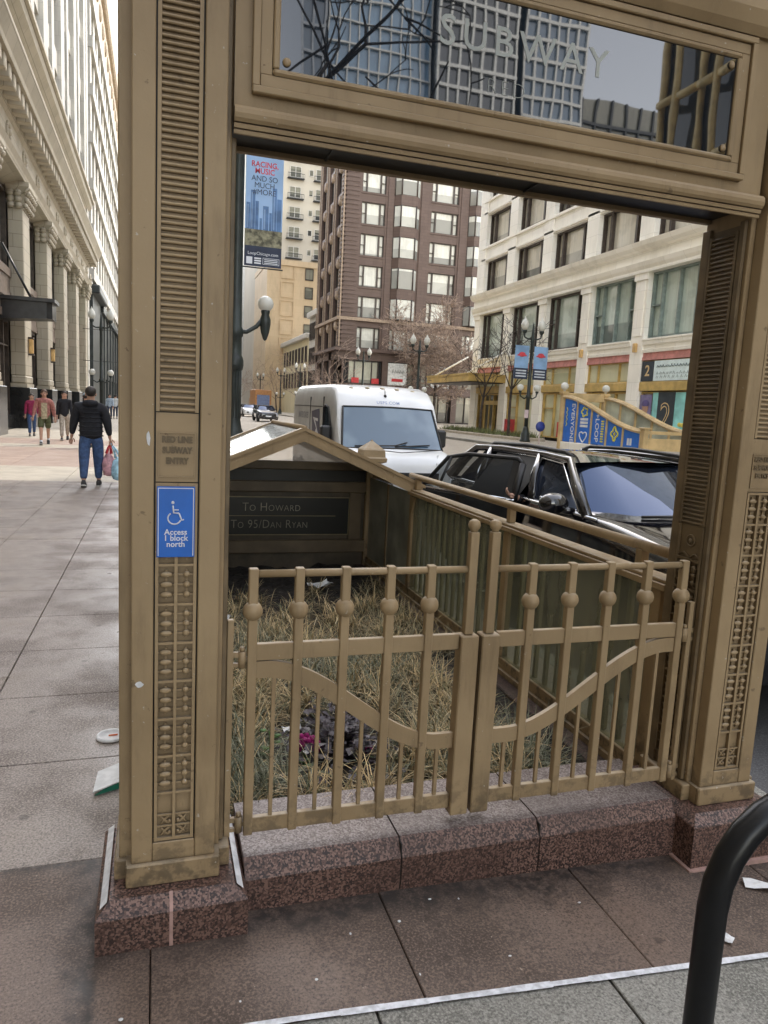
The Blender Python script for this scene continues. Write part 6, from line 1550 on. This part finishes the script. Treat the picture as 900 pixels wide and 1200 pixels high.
def bare_tree(label, loc, h, r0, spread, seed, depth=5, kids=3, first=.4, mat=TWIG, group=None, twig=.008, lean=(0, 0), up=.45, name='bare_tree', keep=None):
    R = random.Random(seed); t_ = thing(name, label, 'tree', loc, group)
    T, C = MB(), MB(); L = Vector(loc)
    def seg(mb, p, d, length, r, r2, n=3, sd=5, wob=.12):
        pts = [p]; dd = d.copy(); rs = [r]
        for i in range(n):
            dd = (dd + Vector((R.gauss(0, wob), R.gauss(0, wob), R.gauss(0, wob * .6)))).normalized(); pts.append(pts[-1] + dd * (length / n)); rs.append(lerp(r, r2, (i + 1) / n))
        mb.tube(pts, rs, sd, caps=False); return pts, dd
    def grow(p, d, length, r, lev):
        r2 = max(r * .55, twig * .6)
        pts, dd = seg(C, p, d, length, r, r2, 3, 4 if lev < depth - 1 else 3, .16)
        if lev >= depth: return
        for k in range(kids + (1 if lev == 0 else 0)):
            q = pts[1 + (k % 3)] if k else pts[-1]
            ax = Vector((R.gauss(0, 1), R.gauss(0, 1), R.gauss(0, .6) + up * .5)).normalized()
            nd = (dd * .75 + ax * spread).normalized()
            grow(q, nd, length * R.uniform(.55, .82), max(r2 * R.uniform(.7, 1), twig), lev + 1)
    pts, dd = seg(T, L, Vector((lean[0], lean[1], 1)).normalized(), h * first, r0, r0 * .7, 4, 10, .04)
    nb = 5
    for k in range(nb):
        a = 2 * PI * k / nb + R.uniform(-.4, .4)
        grow(pts[-1] if k % 2 else pts[-2], Vector((math.cos(a) * spread, math.sin(a) * spread, R.uniform(.6, 1.3))).normalized(), h * (1 - first) * .42, r0 * .45, 1)
    grow(pts[-1], dd, h * (1 - first) * .5, r0 * .6, 1)
    T.build('trunk', BARK, t_); C.build('crown', mat, t_)
    return t_
bare_tree('slim bare tree in the planter nearest the far corner canopy', (20.7, 44.3, .4), 7.2, .10, .7, 3, 4, 3, .42, TWIGD, twig=.014)
bare_tree('slim bare tree in the planter just left of the double globe lamp', (20.2, 39.2, .4), 7.4, .09, .55, 8, 4, 3, .5, TWIGD, twig=.014)
bare_tree('large dense twiggy bare tree in front of the brown building', (33.6, 86, .2), 15.0, .22, .95, 21, 6, 4, .36, TWIG, twig=.030)
TT = bare_tree('bare tree on the far right pavement beyond the van', (18.6, 78, .2), 8.5, .12, .7, 5, 4, 3, .35, TWIG, 'bare trees down the right pavement', twig=.02)
for x, y, lab in ((18.4, 98, 'bare tree right of the distant dark car'), (18.6, 118, 'bare tree between the distant lamps'), (18.2, 138, 'bare tree in front of the tan office block'), (18.4, 170, 'faintest bare tree at the end of the street')):
    dup(TT, None, (x, y, .2), y, lab)
bare_tree('bare street tree behind the photographer reflected in the sign', (.3, -5.2, 0), 10.5, .17, .8, 12, 5, 3, .42, TWIGD, twig=.012)
# ------------------------------------------------------------------ camera, light, world
cam = bpy.data.cameras.new('camera'); co = bpy.data.objects.new('camera', cam); COL.objects.link(co)
Rt = ((0.95307708, -0.29853838, 0.05018872), (0.00524341, -0.14948409, -0.98875023), (0.30268231, 0.94261834, -0.1409045))
mw = Matrix.Identity(4)
for i in range(3):
    mw[i][0] = Rt[0][i]; mw[i][1] = -Rt[1][i]; mw[i][2] = -Rt[2][i]
mw[0][3], mw[1][3], mw[2][3] = 0, 0, 1.6
co.matrix_world = mw
cam.sensor_fit = 'VERTICAL'; cam.sensor_height = 36; cam.sensor_width = 27; cam.lens = 25.196
cam.clip_start = .05; cam.clip_end = 3000
sc.camera = co
SUN_EL, SUN_AZ = math.radians(47), math.radians(56)        # azimuth measured from +X towards +Y
sd = Vector((math.cos(SUN_EL) * math.cos(SUN_AZ), math.cos(SUN_EL) * math.sin(SUN_AZ), math.sin(SUN_EL)))
sl = bpy.data.lights.new('sun', 'SUN'); sl.energy = 2.3; sl.angle = math.radians(.5); sl.color = (1, .93, .82)
so = bpy.data.objects.new('sun', sl); COL.objects.link(so); so.location = (30, 40, 90)
so.rotation_euler = (-sd).to_track_quat('-Z', 'Y').to_euler()
w = bpy.data.worlds.new('World'); sc.world = w; w.use_nodes = True
nt = w.node_tree; bg = nt.nodes['Background']
sky = nt.nodes.new('ShaderNodeTexSky'); sky.sky_type = 'NISHITA'; sky.sun_disc = False
sky.sun_elevation = SUN_EL; sky.sun_rotation = PI / 2 - SUN_AZ
sky.air_density = 1.0; sky.dust_density = .7; sky.ozone_density = 1.0; sky.altitude = 180
hs = nt.nodes.new('ShaderNodeHueSaturation'); hs.inputs['Saturation'].default_value = .50; hs.inputs['Value'].default_value = 6.9
nt.links.new(sky.outputs[0], hs.inputs['Color']); wb = nt.nodes.new('ShaderNodeMix'); wb.data_type = 'RGBA'; wb.blend_type = 'MULTIPLY'; wb.inputs[0].default_value = 1; wb.inputs[7].default_value = (1.03, .935, .825, 1)
nt.links.new(hs.outputs[0], wb.inputs[6]); nt.links.new(wb.outputs[2], bg.inputs['Color'])
bg.inputs['Strength'].default_value = .15
sc.view_settings.view_transform = 'Standard'; sc.view_settings.look = 'None'; sc.view_settings.exposure = 0
sc.render.engine = 'CYCLES'
try:
    sc.cycles.use_denoising = True; sc.cycles.denoiser = 'OPENIMAGEDENOISE'
except Exception: pass
sc.cycles.max_bounces = 10; sc.cycles.diffuse_bounces = 5; sc.cycles.glossy_bounces = 4; sc.cycles.transmission_bounces = 6; sc.cycles.transparent_max_bounces = 12
sc.cycles.sample_clamp_indirect = 6; sc.cycles.caustics_reflective = False; sc.cycles.caustics_refractive = False
